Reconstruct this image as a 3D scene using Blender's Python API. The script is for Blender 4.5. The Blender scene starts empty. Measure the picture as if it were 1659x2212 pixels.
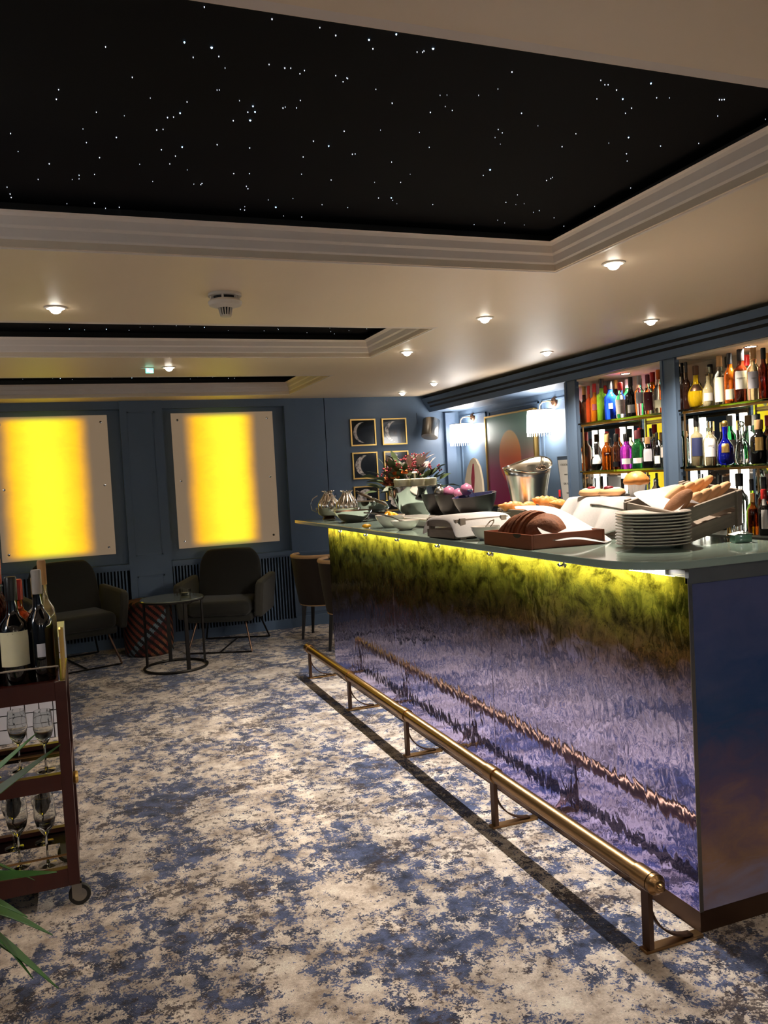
import bpy, bmesh, math, random
from mathutils import Matrix, Vector
PI = math.pi
rnd = random.Random(7)
scene = bpy.context.scene
COL = scene.collection

# ---------------------------------------------------------------- camera
CAM = Vector((-1.631, -1.882, 1.401))
_yaw, _pitch, _roll = 0.358144, -0.0450325, -0.0533121
_F = Vector((math.sin(_yaw) * math.cos(_pitch), math.cos(_yaw) * math.cos(_pitch), math.sin(_pitch)))
_r0 = Vector((math.cos(_yaw), -math.sin(_yaw), 0)); _u0 = _r0.cross(_F)
_r = math.cos(_roll) * _r0 + math.sin(_roll) * _u0
_u = -math.sin(_roll) * _r0 + math.cos(_roll) * _u0
cam_d = bpy.data.cameras.new('camera'); cam = bpy.data.objects.new('camera', cam_d); COL.objects.link(cam)
m = Matrix((_r, _u, -_F)).transposed().to_4x4(); m.translation = CAM
cam.matrix_world = m
cam_d.sensor_fit = 'HORIZONTAL'; cam_d.sensor_width = 36.0; cam_d.lens = 1753.12 / 1659 * 36.0
cam_d.clip_start = 0.02; cam_d.clip_end = 60
scene.camera = cam

# ---------------------------------------------------------------- world, exposure
w = bpy.data.worlds.new('world'); scene.world = w; w.use_nodes = True
w.node_tree.nodes['Background'].inputs[0].default_value = (0.6, 0.65, 0.8, 1)
w.node_tree.nodes['Background'].inputs[1].default_value = 0.02
vs = scene.view_settings
vs.view_transform = 'Standard'; vs.look = 'None'; vs.gamma = 1.0; vs.use_curve_mapping = False; vs.exposure = 1.0
scene.cycles.max_bounces = 6; scene.cycles.transmission_bounces = 5; scene.cycles.glossy_bounces = 4; scene.cycles.diffuse_bounces = 3
scene.cycles.use_adaptive_sampling = True; scene.cycles.adaptive_threshold = 0.055
scene.cycles.sample_clamp_indirect = 6.0
scene.cycles.caustics_reflective = False; scene.cycles.caustics_refractive = False

# light levels (watts) used by the lamps' builders below
DOWN_W = 62.0; FAR_W = 12.0; ROOM_W = 6.0; LED_W = 28.0; SHADE_E = 9.0; CAB_W = 46.0

# ---------------------------------------------------------------- materials
def lin(c):
    return tuple((v / 12.92 if v <= 0.04045 else ((v + 0.055) / 1.055) ** 2.4) for v in (x / 255 for x in c))
MATS = {}
class NT:
    def __init__(s, name):
        s.m = bpy.data.materials.new(name); s.m.use_nodes = True
        s.t = s.m.node_tree; s.b = s.t.nodes['Principled BSDF']; s.out = s.t.nodes['Material Output']
    def n(s, kind, **kw):
        nd = s.t.nodes.new(kind)
        for k, v in kw.items():
            if k == 'op': nd.operation = v
            elif k[0] == 'i' and k[1:].isdigit(): nd.inputs[int(k[1:])].default_value = v
            else: setattr(nd, k, v)
        return nd
    def l(s, a, b): s.t.links.new(a, b)
    def coord(s, sc=(1, 1, 1), kind='Object', rot=(0, 0, 0), loc=(0, 0, 0)):
        tc = s.n('ShaderNodeTexCoord'); mp = s.n('ShaderNodeMapping')
        mp.inputs['Scale'].default_value = sc; mp.inputs['Rotation'].default_value = rot; mp.inputs['Location'].default_value = loc
        s.l(tc.outputs[kind], mp.inputs[0]); return mp.outputs[0]
    def noise(s, vec, scale, detail=4, rough=0.55, dist=0.0):
        nd = s.n('ShaderNodeTexNoise'); s.l(vec, nd.inputs['Vector'])
        nd.inputs['Scale'].default_value = scale; nd.inputs['Detail'].default_value = detail
        nd.inputs['Roughness'].default_value = rough; nd.inputs['Distortion'].default_value = dist
        return nd.outputs['Fac']
    def math(s, op, a, b=None, clamp=False):
        nd = s.n('ShaderNodeMath', op=op); nd.use_clamp = clamp
        for i, v in enumerate((a, b)):
            if v is None: continue
            if isinstance(v, (int, float)): nd.inputs[i].default_value = v
            else: s.l(v, nd.inputs[i])
        return nd.outputs[0]
    def ramp(s, fac, stops, interp='LINEAR'):
        nd = s.n('ShaderNodeValToRGB'); nd.color_ramp.interpolation = interp
        el = nd.color_ramp.elements
        while len(el) > 1: el.remove(el[-1])
        for i, (p, c) in enumerate(stops):
            e = el[0] if i == 0 else el.new(p)
            e.position = p; e.color = (*c, 1) if len(c) == 3 else c
        s.l(fac, nd.inputs[0]); return nd.outputs[0]
    def mix(s, fac, a, b, blend='MIX'):
        nd = s.n('ShaderNodeMix', data_type='RGBA', blend_type=blend)
        for i, v in ((0, fac), (6, a), (7, b)):
            if isinstance(v, (int, float)): nd.inputs[i].default_value = v
            elif isinstance(v, tuple): nd.inputs[i].default_value = (*v, 1) if len(v) == 3 else v
            else: s.l(v, nd.inputs[i])
        return nd.outputs[2]
    def sep(s, vec):
        nd = s.n('ShaderNodeSeparateXYZ'); s.l(vec, nd.inputs[0]); return nd.outputs
    def smooth(s, v, a, b):
        nd = s.n('ShaderNodeMapRange', interpolation_type='SMOOTHSTEP'); s.l(v, nd.inputs[0])
        nd.inputs[1].default_value = a; nd.inputs[2].default_value = b; return nd.outputs[0]
    def bump(s, h, strength, dist=0.01):
        nd = s.n('ShaderNodeBump'); s.l(h, nd.inputs['Height'])
        nd.inputs['Strength'].default_value = strength; nd.inputs['Distance'].default_value = dist
        s.l(nd.outputs[0], s.b.inputs['Normal'])
    def set(s, **kw):
        for k, v in kw.items():
            nm = {'rough': 'Roughness', 'metal': 'Metallic', 'trans': 'Transmission Weight', 'ior': 'IOR', 'coat': 'Coat Weight',
                  'sheen': 'Sheen Weight', 'base': 'Base Color', 'em': 'Emission Color', 'es': 'Emission Strength', 'alpha': 'Alpha',
                  'spec': 'Specular IOR Level', 'sss': 'Subsurface Weight', 'cr': 'Coat Roughness'}[k]
            i = s.b.inputs[nm]
            if isinstance(v, (int, float)): i.default_value = v
            elif isinstance(v, tuple): i.default_value = (*v, 1) if len(v) == 3 else v
            else: s.l(v, i)
        return s

def pm(name, rgb, rough=0.5, metal=0.0, var=0.08, scale=20.0, bump=0.0, bscale=60.0, stretch=(1, 1, 1), **kw):
    if name in MATS: return MATS[name]
    t = NT(name); c = lin(rgb); v = t.coord(stretch)
    f = t.noise(v, scale, 3)
    t.set(base=t.mix(f, tuple(min(1, x * (1 - var)) for x in c), tuple(min(1, x * (1 + var)) for x in c)), rough=rough, metal=metal, **kw)
    if bump: t.bump(t.noise(v, bscale, 4), bump, 0.004)
    MATS[name] = t.m; return t.m
def glass(name, rgb, rough=0.02, ior=1.45):
    if name in MATS: return MATS[name]
    t = NT(name); c = lin(rgb); f = t.noise(t.coord(), 12, 2)
    t.set(base=t.mix(f, tuple(x * 0.95 for x in c), c), rough=rough, trans=1.0, ior=ior)
    MATS[name] = t.m; return t.m
def emit(name, rgb, strength, base=(230, 230, 230), sample=False):
    if name in MATS: return MATS[name]
    t = NT(name); c = lin(rgb); f = t.noise(t.coord(), 6, 2)
    t.set(base=lin(base), rough=0.5, em=t.mix(f, tuple(x * 0.97 for x in c), c), es=strength)
    if not sample: t.m.cycles.emission_sampling = 'NONE'
    MATS[name] = t.m; return t.m

def carpet_mat():
    t = NT('carpet_pattern')
    v = t.coord((1.05, 0.8, 1), rot=(0, 0, 0.15))
    big = t.noise(v, 2.7, 6, 0.7, 0.3)
    mid = t.noise(t.coord((1, 0.95, 1), loc=(3, 5, 0)), 17, 4, 0.75, 0.25)
    fine = t.noise(t.coord(), 130, 2, 0.75)
    k = t.math('ADD', big, t.math('MULTIPLY', t.math('SUBTRACT', mid, 0.5), 0.82))
    k = t.math('ADD', k, t.math('MULTIPLY', t.math('SUBTRACT', fine, 0.5), 0.5))
    blue = t.ramp(k, [(0.495, (0, 0, 0)), (0.535, (1, 1, 1))])
    b2 = t.noise(t.coord((0.9, 1.1, 1), loc=(11, 2, 0)), 2.9, 5, 0.72, 0.5)
    k2 = t.math('ADD', b2, t.math('MULTIPLY', t.math('SUBTRACT', t.noise(t.coord(loc=(1, 9, 0)), 30, 3, 0.75), 0.5), 0.8))
    k2 = t.math('ADD', k2, t.math('MULTIPLY', t.math('SUBTRACT', fine, 0.5), 0.4))
    brown = t.ramp(k2, [(0.565, (0, 0, 0)), (0.63, (1, 1, 1))])
    cream = t.ramp(t.noise(t.coord(loc=(4, 4, 0)), 7, 4, 0.75), [(0.32, lin((122, 106, 92))), (0.62, lin((202, 188, 174)))])
    nav = t.ramp(t.noise(t.coord(loc=(7, 1, 0)), 12, 3, 0.75), [(0.35, lin((26, 31, 48))), (0.66, lin((74, 84, 116)))])
    c = t.mix(blue, cream, nav)
    c = t.mix(t.math('MULTIPLY', brown, 0.88), c, lin((46, 36, 38)))
    c = t.mix(0.75, c, t.mix(fine, (0.2, 0.2, 0.2), (1, 1, 1)), 'OVERLAY')
    t.set(base=c, rough=0.95, sheen=0.15, spec=0.1)
    t.bump(t.noise(t.coord(), 300, 1, 0.6), 0.6, 0.006)
    return t.m

def bar_glass_mat(name, end=False):
    # rippled, mirror-backed dichroic sheet: lavender, bronze and green ramp also paints in carpet reflection and strip glow
    t = NT(name)
    o = t.sep(t.coord(kind='Object'))
    wob = t.noise(t.coord((1, 1.4, 2.2)), 5.5, 5, 0.6, 0.6)
    if end:
        h = t.math('ADD', o[2], t.math('MULTIPLY', t.math('SUBTRACT', wob, 0.5), 0.5))
        col = t.ramp(h, [(0.0, lin((170, 172, 214))), (0.22, lin((176, 140, 118))), (0.4, lin((120, 102, 134))), (0.62, lin((56, 92, 146))), (1.0, lin((110, 116, 160)))])
        t.set(base=col, metal=0.55, rough=0.22)
        rip, st = t.noise(t.coord((1.2, 1.2, 0.6)), 16, 4, 0.6, 0.5), 0.10
    else:
        h = t.math('ADD', t.math('ADD', o[2], t.math('MULTIPLY', t.math('SUBTRACT', wob, 0.5), 0.22)), t.math('MULTIPLY', t.math('SUBTRACT', o[1], 1.3), t.math('MULTIPLY', t.math('SUBTRACT', 1.05, o[2]), 0.16)))  # tint edge slanted to paint where the reflected lit carpet ends
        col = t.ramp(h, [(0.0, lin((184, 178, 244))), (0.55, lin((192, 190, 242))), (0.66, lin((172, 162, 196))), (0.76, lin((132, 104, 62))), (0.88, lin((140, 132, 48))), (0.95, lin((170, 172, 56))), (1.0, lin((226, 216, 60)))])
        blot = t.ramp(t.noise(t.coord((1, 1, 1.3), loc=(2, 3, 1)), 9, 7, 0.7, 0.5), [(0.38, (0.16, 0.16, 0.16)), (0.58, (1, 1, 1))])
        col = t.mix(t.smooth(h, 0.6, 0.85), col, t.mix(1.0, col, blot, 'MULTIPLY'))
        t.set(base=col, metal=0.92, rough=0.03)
        r1 = t.noise(t.coord((1, 1.7, 0.75), rot=(0.55, 0, 0)), 15, 1.8, 0.4, 0.6)
        r2 = t.noise(t.coord((1, 1, 1)), 5, 3, 0.5, 0.3)
        rip, st = t.math('ADD', r1, t.math('MULTIPLY', r2, 1.3)), 0.15
    t.bump(rip, st, 0.012)
    return t.m

def yellow_panel_mat(name, seed, lo, hi, mid):
    t = NT(name)
    o = t.sep(t.coord()); wob = t.math('MULTIPLY', t.math('SUBTRACT', t.noise(t.coord(loc=(seed, 0, 0)), 3.5, 3), 0.5), 0.04)
    x = t.math('ADD', o[0], wob)
    band = t.math('MULTIPLY', t.smooth(x, lo - 0.05, lo + 0.10), t.smooth(x, hi + 0.05, hi - 0.10))
    band = t.math('MULTIPLY', band, t.math('MULTIPLY', t.smooth(o[2], 0.62, 0.55), t.smooth(o[2], -0.625, -0.54)))
    core = t.math('MULTIPLY', t.smooth(x, lo - .02, mid - .04), t.smooth(x, hi + .02, mid + .04))
    veins = t.ramp(t.noise(t.coord((1, 1, 2.2), rot=(0, 0.6, 0), loc=(seed, 3, 0)), 5, 6, 0.6, 1.2), [(0.42, (0.94, 0.94, 0.94)), (0.55, (1, 1, 1))])
    col = t.mix(core, lin((255, 176, 0)), lin((255, 240, 40)))
    col = t.mix(1.0, col, veins, 'MULTIPLY')
    col = t.mix(band, (0.13, 0.09, 0.055), col)
    t.set(base=lin((120, 112, 104)), rough=0.5, em=col, es=0.62)
    return t.m

def moon_mat(name, off, seed):
    t = NT(name); o = t.sep(t.coord())
    def circ(cx, r, sf):
        dx = t.math('SUBTRACT', o[0], cx); d = t.math('SQRT', t.math('ADD', t.math('MULTIPLY', dx, dx), t.math('MULTIPLY', o[2], o[2])))
        return t.smooth(d, r + sf, r - sf)
    lit = t.math('MULTIPLY', circ(0.0, 0.1, 0.002), t.math('SUBTRACT', 1.0, circ(off, 0.1 + off * 0.12, 0.006)), True)
    cr = t.ramp(t.noise(t.coord(loc=(seed, 0, seed)), 34, 4, 0.6), [(0.38, (0.12, 0.11, 0.10)), (0.56, lin((214, 204, 194)))])
    t.set(base=t.mix(lit, (0.006, 0.006, 0.005), cr), rough=0.12, coat=0.4)
    return t.m

def sunset_mat():
    t = NT('sunset_print'); o = t.sep(t.coord())
    bg = t.ramp(t.math('ADD', t.math('MULTIPLY', o[2], 1.15), 0.5), [(0.05, lin((150, 30, 84))), (0.40, lin((150, 60, 84))), (0.58, lin((134, 116, 104))), (0.8, lin((104, 138, 122)))])
    dx = t.math('DIVIDE', o[1], 0.20); dz = t.math('DIVIDE', t.math('SUBTRACT', o[2], 0.02), 0.24)
    d = t.math('ADD', t.math('MULTIPLY', dx, dx), t.math('MULTIPLY', dz, dz))
    sun = t.ramp(t.math('ADD', t.math('MULTIPLY', o[2], 2.0), 0.5), [(0.1, lin((214, 72, 60))), (0.5, lin((226, 110, 66))), (0.95, lin((222, 168, 72)))])
    t.set(base=t.mix(t.smooth(d, 1.06, 0.9), bg, sun), rough=0.3, coat=0.2)
    return t.m

def weave_mat():
    t = NT('diagonal_weave'); o = t.sep(t.coord())
    a = t.math('MULTIPLY', t.math('ARCTAN2', o[1], o[0]), 0.2)
    g = 0.0115
    u = t.math('FLOOR', t.math('DIVIDE', a, g)); v = t.math('FLOOR', t.math('DIVIDE', o[2], g))
    k = t.math('ADD', u, v)
    ph = t.math('MODULO', t.math('ADD', k, 600), 6.0)
    wn = t.n('ShaderNodeTexWhiteNoise', noise_dimensions='1D'); t.l(t.math('FLOOR', t.math('DIVIDE', t.math('ADD', t.math('SUBTRACT', u, v), 300), 6.0)), wn.inputs['W'])
    col = t.ramp(wn.outputs['Value'], [(0.0, lin((120, 56, 40))), (0.3, lin((140, 88, 58))), (0.55, lin((104, 118, 124))), (0.8, lin((80, 34, 30)))], 'CONSTANT')
    t.set(base=t.mix(t.math('LESS_THAN', ph, 2.5), col, lin((22, 16, 18))), rough=0.9)
    t.bump(t.math('ADD', t.math('FRACT', t.math('DIVIDE', a, g)), t.math('FRACT', t.math('DIVIDE', o[2], g))), 0.4, 0.004)
    return t.m

M = {}
M['carpet'] = carpet_mat()
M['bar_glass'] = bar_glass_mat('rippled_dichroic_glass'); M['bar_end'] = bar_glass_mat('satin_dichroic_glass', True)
M['ceil'] = pm('ceiling_paint', (238, 216, 188), 0.5, var=0.02, scale=3)
M['mould'] = pm('cornice_plaster', (232, 216, 202), 0.5, var=0.02, scale=5)
M['blue'] = pm('blue_wall_paint', (80, 100, 124), 0.42, var=0.05, scale=4, bump=0.05, bscale=140)
M['bluedk'] = pm('dark_blue_joinery', (78, 96, 120), 0.45, var=0.05, scale=4)
M['black'] = pm('black_paint', (14, 14, 16), 0.5, var=0.2)
M['void'] = pm('grille_backing', (6, 7, 9), 0.9)
M['star'] = pm('star_cloth', (3, 3, 6), 0.8, var=0.2, scale=3, spec=0.15)
M['band'] = pm('coffer_black_band', (26, 22, 18), 0.6)
M['brass'] = pm('aged_brass', (158, 124, 84), 0.30, 1.0, var=0.12, scale=14)
M['gold'] = pm('gold_leaf', (226, 186, 110), 0.35, 1.0)
M['bronze'] = pm('dark_bronze', (84, 62, 48), 0.4, 0.8)
M['chrome'] = pm('polished_chrome', (214, 212, 208), 0.07, 1.0, var=0.02)
M['silver'] = pm('warm_silver', (222, 212, 200), 0.2, 1.0, var=0.03)
M['steel'] = pm('brushed_steel', (150, 146, 140), 0.32, 1.0, stretch=(1, 1, 8))
M['alu'] = pm('grey_aluminium', (120, 124, 126), 0.4, 0.7)
M['mirror'] = pm('mirror_silver', (225, 228, 228), 0.02, 1.0, var=0.01)
M['slab'] = pm('frosted_green_glass', (150, 170, 160), 0.09, var=0.05, scale=5, coat=0.5, cr=0.05)
M['shelfglass'] = glass('shelf_glass', (196, 226, 216))
M['clear'] = glass('clear_glass', (246, 248, 246))
M['thin'] = glass('low_glare_glass', (240, 236, 230), .05, 1.02)
M['stone'] = pm('dark_stone', (46, 50, 46), 0.3, var=0.5, scale=30)
M['plastic'] = pm('white_plastic', (214, 204, 190), 0.5, var=0.03)
M['china'] = pm('white_china', (206, 198, 190), 0.12, var=0.02, coat=0.3)
def linen_mat():
    t = NT('white_linen'); f = t.noise(t.coord(), 160, 4)
    c = t.mix(f, lin((226, 222, 222)), lin((246, 243, 243))); t.set(base=c, rough=0.85); t.bump(f, 0.12, 0.002)
    tr = t.n('ShaderNodeBsdfTranslucent'); t.l(c, tr.inputs[0]); mx = t.n('ShaderNodeMixShader'); mx.inputs[0].default_value = 0.42
    t.l(t.b.outputs[0], mx.inputs[1]); t.l(tr.outputs[0], mx.inputs[2]); t.l(mx.outputs[0], t.out.inputs[0]); return t.m
M['linen'] = linen_mat()
M['greywood'] = pm('weathered_grey_wood', (128, 116, 104), 0.7, var=0.3, scale=10, stretch=(1, 1, 7), bump=0.3)
M['redwood'] = pm('reddish_wood', (120, 58, 34), 0.45, var=0.25, scale=8, stretch=(1, 1, 8))
M['mahog'] = pm('dark_mahogany', (58, 20, 14), 0.35, var=0.3, scale=6, stretch=(6, 6, 1))
M['olive'] = pm('olive_velvet', (24, 22, 15), 0.9, var=0.15, scale=30, sheen=0.08, bump=0.2, bscale=200)
M['olivel'] = pm('grey_olive_velvet', (44, 41, 33), 0.9, var=0.15, scale=30, sheen=0.08, stretch=(1, 1, 0.2))
M['barrel'] = pm('brown_velvet', (40, 29, 19), 0.85, var=0.3, scale=40, stretch=(1, 1, 0.15), sheen=0.05)
M['rim'] = pm('tan_piping', (196, 158, 116), 0.8)
M['blackwood'] = pm('black_wood', (16, 14, 14), 0.45)
M['blkmetal'] = pm('black_metal', (28, 24, 22), 0.4, 0.6)
M['tableglass'] = pm('smoked_table_glass', (96, 100, 88), 0.12, var=0.05, coat=0.4)
M['rubber'] = pm('black_rubber', (24, 22, 20), 0.7)
M['crust'] = pm('bread_crust', (116, 68, 40), 0.75, var=0.6, scale=45, bump=0.9, bscale=70)
M['crumb'] = pm('brown_bread_crumb', (156, 108, 74), 0.85, var=0.25, scale=60, bump=0.4, bscale=160)
M['pastry'] = pm('golden_pastry', (212, 138, 66), 0.5, var=0.35, scale=22, bump=0.4, bscale=50)
M['roll'] = pm('pale_bread_roll', (214, 164, 116), 0.7, var=0.3, scale=16, bump=0.3)
M['icing'] = pm('cream_icing', (244, 232, 206), 0.5, var=0.1)
M['berry'] = pm('berry_red', (120, 26, 40), 0.35, var=0.3)
M['orange'] = pm('orange_petal', (206, 96, 30), 0.7, var=0.3, scale=30)
M['rust'] = pm('rust_petal', (130, 48, 26), 0.7, var=0.3, scale=30)
M['leaf'] = pm('dark_green_leaf', (52, 66, 36), 0.5, var=0.3)
M['leaf2'] = pm('silver_leaf', (150, 134, 134), 0.7, var=0.2)
M['palm'] = pm('palm_green', (34, 92, 20), 0.5, var=0.25, scale=8, stretch=(1, 1, 1))
M['fruit'] = pm('orange_fruit', (246, 170, 20), 0.4, var=0.15, scale=30)
M['onion'] = pm('pink_onion', (160, 98, 128), 0.3, var=0.4, scale=20)
M['bblack'] = pm('black_glaze', (26, 23, 23), 0.38, 0.0, spec=0.35)
M['bblue'] = pm('blue_glaze', (44, 48, 78), 0.2, coat=0.5)
M['jar'] = pm('cream_jar', (222, 218, 186), 0.3)
M['white'] = pm('white_paper', (232, 230, 226), 0.7, var=0.02)
M['tile'] = pm('white_tile', (206, 206, 216), 0.35, var=0.04)
M['terracotta'] = pm('planter_clay', (90, 80, 72), 0.8)
M['wovenpouf'] = weave_mat()
M['lens'] = emit('lamp_lens', (255, 246, 230), 14.0)
M['led'] = emit('led_diffuser', (255, 244, 214), 10.0)
M['shade'] = emit('lamp_shade_fabric', (255, 250, 244), SHADE_E, sample=True)
M['bar_light'] = emit('cabinet_light_bar', (255, 246, 226), 3.5, sample=True)
M['exit'] = emit('exit_green', (70, 230, 190), 2.2)
M['exitw'] = emit('exit_white', (220, 255, 240), 2.4)

# ---------------------------------------------------------------- geometry helpers
class G:
    def __init__(s): s.v = []; s.f = []
    def add(s, vs_, fs, mt=None):
        o = len(s.v)
        s.v += [tuple(mt @ Vector(p)) if mt else tuple(p) for p in vs_]
        s.f += [tuple(i + o for i in f) for f in fs]; return s
    def box(s, x0, x1, y0, y1, z0, z1, mt=None):
        vs_ = [(x, y, z) for x in (x0, x1) for y in (y0, y1) for z in (z0, z1)]
        return s.add(vs_, [(0, 1, 3, 2), (4, 6, 7, 5), (0, 4, 5, 1), (2, 3, 7, 6), (0, 2, 6, 4), (1, 5, 7, 3)], mt)
    def rbox(s, x0, x1, y0, y1, z0, z1, r, seg=3, mt=None):
        bm = bmesh.new(); bmesh.ops.create_cube(bm, size=1)
        for v in bm.verts:
            v.co = ((x0 + x1) / 2 + v.co.x * (x1 - x0), (y0 + y1) / 2 + v.co.y * (y1 - y0), (z0 + z1) / 2 + v.co.z * (z1 - z0))
        bmesh.ops.bevel(bm, geom=bm.edges[:], offset=r, segments=seg, affect='EDGES', profile=0.5)
        bm.verts.index_update()
        s.add([v.co.copy() for v in bm.verts], [tuple(v.index for v in f.verts) for f in bm.faces], mt); bm.free(); return s
    def lathe(s, prof, seg=24, mt=None, a0=0.0, a1=2 * PI, sx=1.0, sy=1.0):
        full = abs(a1 - a0 - 2 * PI) < 1e-6; n = seg if full else seg + 1
        vs_, fs = [], []
        for r, z in prof:
            for i in range(n):
                a = a0 + (a1 - a0) * i / seg; vs_.append((r * math.cos(a) * sx, r * math.sin(a) * sy, z))
        for j in range(len(prof) - 1):
            for i in range(seg if full else seg):
                i2 = (i + 1) % n
                fs.append((j * n + i, j * n + i2, (j + 1) * n + i2, (j + 1) * n + i))
        return s.add(vs_, fs, mt)
    def tube(s, pts, r, seg=8, closed=False, cap=True, mt=None):
        pts = [Vector(p) for p in pts]; n = len(pts); rs = r if isinstance(r, (list, tuple)) else [r] * n
        vs_, fs = [], []; prev = None
        for i, p in enumerate(pts):
            if closed: d = pts[(i + 1) % n] - pts[i - 1]
            else: d = pts[min(i + 1, n - 1)] - pts[max(i - 1, 0)]
            d.normalize()
            if prev is None: a = d.orthogonal().normalized()
            else: a = (prev - d * prev.dot(d)); a = a.normalized() if a.length > 1e-6 else d.orthogonal().normalized()
            prev = a; b = d.cross(a)
            for k in range(seg):
                t = 2 * PI * k / seg; vs_.append(p + (a * math.cos(t) + b * math.sin(t)) * rs[i])
        m_ = n if closed else n - 1
        for i in range(m_):
            for k in range(seg):
                i2 = (i + 1) % n; k2 = (k + 1) % seg
                fs.append((i * seg + k, i * seg + k2, i2 * seg + k2, i2 * seg + k))
        if cap and not closed:
            fs.append(tuple(range(seg))[::-1]); fs.append(tuple((n - 1) * seg + k for k in range(seg)))
        return s.add(vs_, fs, mt)
    def prism(s, poly, axis, a0, a1, mt=None):
        n = len(poly)
        def pt(p, a):
            return {'x': (a, p[0], p[1]), 'y': (p[0], a, p[1]), 'z': (p[0], p[1], a)}[axis]
        vs_ = [pt(p, a0) for p in poly] + [pt(p, a1) for p in poly]
        fs = [tuple(range(n))[::-1], tuple(range(n, 2 * n))] + [(i, (i + 1) % n, n + (i + 1) % n, n + i) for i in range(n)]
        return s.add(vs_, fs, mt)
    def ball(s, c, r, seg=12, rings=8, sc=(1, 1, 1), mt=None):
        prof = [(max(1e-4, math.sin(PI * i / rings)) * r, -math.cos(PI * i / rings) * r) for i in range(rings + 1)]
        q = Matrix.Translation(c) @ Matrix.Diagonal((*sc, 1))
        return s.lathe(prof, seg, (mt @ q) if mt else q)
    def grid(s, rows, mt=None):
        n = len(rows[0]); vs_ = [p for r in rows for p in r]
        fs = [(j * n + i, j * n + i + 1, (j + 1) * n + i + 1, (j + 1) * n + i) for j in range(len(rows) - 1) for i in range(n - 1)]
        return s.add(vs_, fs, mt)

def obj(name, g, mat, parent=None, sharp=40, sub=0, solid=0.0, bev=0.0, loc=None):
    me = bpy.data.meshes.new(name)
    me.from_pydata([tuple(v) for v in g.v], [], g.f); me.validate()
    bm = bmesh.new(); bm.from_mesh(me); bmesh.ops.recalc_face_normals(bm, faces=bm.faces); bm.to_mesh(me); bm.free()
    for p in me.polygons: p.use_smooth = sharp > 0
    if sharp > 0: me.set_sharp_from_angle(angle=math.radians(sharp))
    me.materials.append(M[mat] if isinstance(mat, str) else mat)
    o = bpy.data.objects.new(name, me); COL.objects.link(o)
    if parent: o.parent = parent
    if loc: o.location = loc
    if solid: md = o.modifiers.new('solid', 'SOLIDIFY'); md.thickness = solid
    if sub: md = o.modifiers.new('sub', 'SUBSURF'); md.levels = sub; md.render_levels = sub
    if bev: md = o.modifiers.new('bevel', 'BEVEL'); md.width = bev; md.segments = 2; md.limit_method = 'ANGLE'
    return o
def tag(o, label, cat, group=None, kind=None):
    if label: o['label'] = label
    if cat: o['category'] = cat
    if group: o['group'] = group
    if kind: o['kind'] = kind
    return o
def thing(name, label, cat, loc=(0, 0, 0), rz=0.0, group=None, rot=None):
    o = bpy.data.objects.new(name, None); COL.objects.link(o); o.empty_display_size = 0.1
    o.location = loc; o.rotation_euler = rot if rot else (0, 0, rz)
    return tag(o, label, cat, group)
def struct(name, g, mat, label=None, **kw):
    o = obj(name, g, mat, **kw); o['kind'] = 'structure'
    if label: o['label'] = label
    return o
def share(src, name, parent, loc, rot=(0, 0, 0), sc=(1, 1, 1)):
    o = bpy.data.objects.new(name, src.data); COL.objects.link(o); o.parent = parent
    o.location = loc; o.rotation_euler = rot; o.scale = sc; return o
def clone(root, loc, rz, label, group=None):
    r = root.copy(); COL.objects.link(r); r.location = loc; r.rotation_euler = (0, 0, rz); r['label'] = label
    if group: r['group'] = group
    for ch in root.children:
        c = ch.copy(); COL.objects.link(c); c.parent = r
        for g_ in ch.children:
            d = g_.copy(); COL.objects.link(d); d.parent = c
    return r
def text(name, body, size, mat, parent, loc, rot):
    cu = bpy.data.curves.new(name, 'FONT'); cu.body = body; cu.size = size; cu.extrude = 0.0003; cu.align_x = 'CENTER'; cu.align_y = 'CENTER'
    cu.materials.append(M[mat] if isinstance(mat, str) else mat)
    o = bpy.data.objects.new(name + '_curve', cu); COL.objects.link(o)
    me = bpy.data.meshes.new_from_object(o.evaluated_get(bpy.context.evaluated_depsgraph_get())); me.name = name
    bpy.data.objects.remove(o); o = bpy.data.objects.new(name, me); COL.objects.link(o); o.parent = parent; o.location = loc; o.rotation_euler = rot
    return o
def light(kind, name, parent, loc, watts, color, rot=(0, 0, 0), **kw):
    d = bpy.data.lights.new(name, kind); d.energy = watts; d.color = color
    for k, v in kw.items(): setattr(d, k, v)
    o = bpy.data.objects.new(name, d); COL.objects.link(o); o.parent = parent; o.location = loc; o.rotation_euler = rot
    return o

# ================================================================ THE SETTING
XL, XR, YN, YB, ZC = -3.3, 2.06, -3.4, 5.72, 2.175
struct('floor', G().box(XL - .1, XR + .1, YN - .1, YB + .1, -.05, 0), 'carpet', 'cream carpet mottled with slate blue and dark brown patches', sharp=0)
# ceiling with three star coffers
CX0, CX1 = -3.0, 0.196
COF = [(-0.54, 0.92), (2.13, 3.12), (4.02, 5.26)]
g = G(); ys = [YN - .1]
for a, b in COF: ys += [a, b]
ys.append(YB + .1)
for i in range(0, len(ys), 2): g.box(CX0, CX1, ys[i], ys[i + 1], ZC, ZC + .03)
g.box(XL - .1, CX0, ys[0], ys[-1], ZC, ZC + .03); g.box(CX1, XR + .1, ys[0], ys[-1], ZC, ZC + .03)
struct('ceiling', g, 'ceil', 'low warm white ceiling with three recessed star coffers', sharp=0)
struct('wall_front', G().box(XL - .1, XR + .1, YN - .1, YN, 0, ZC + .4), 'blue', sharp=0)
struct('wall_left', G().box(XL - .1, XL, YN, YB, 0, ZC + .4), 'blue', sharp=0)
struct('wall_right', G().box(XR, XR + .1, YN, YB + .1, 0, ZC + .4), 'blue', 'blue panelled wall behind the bar', sharp=0)
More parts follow.
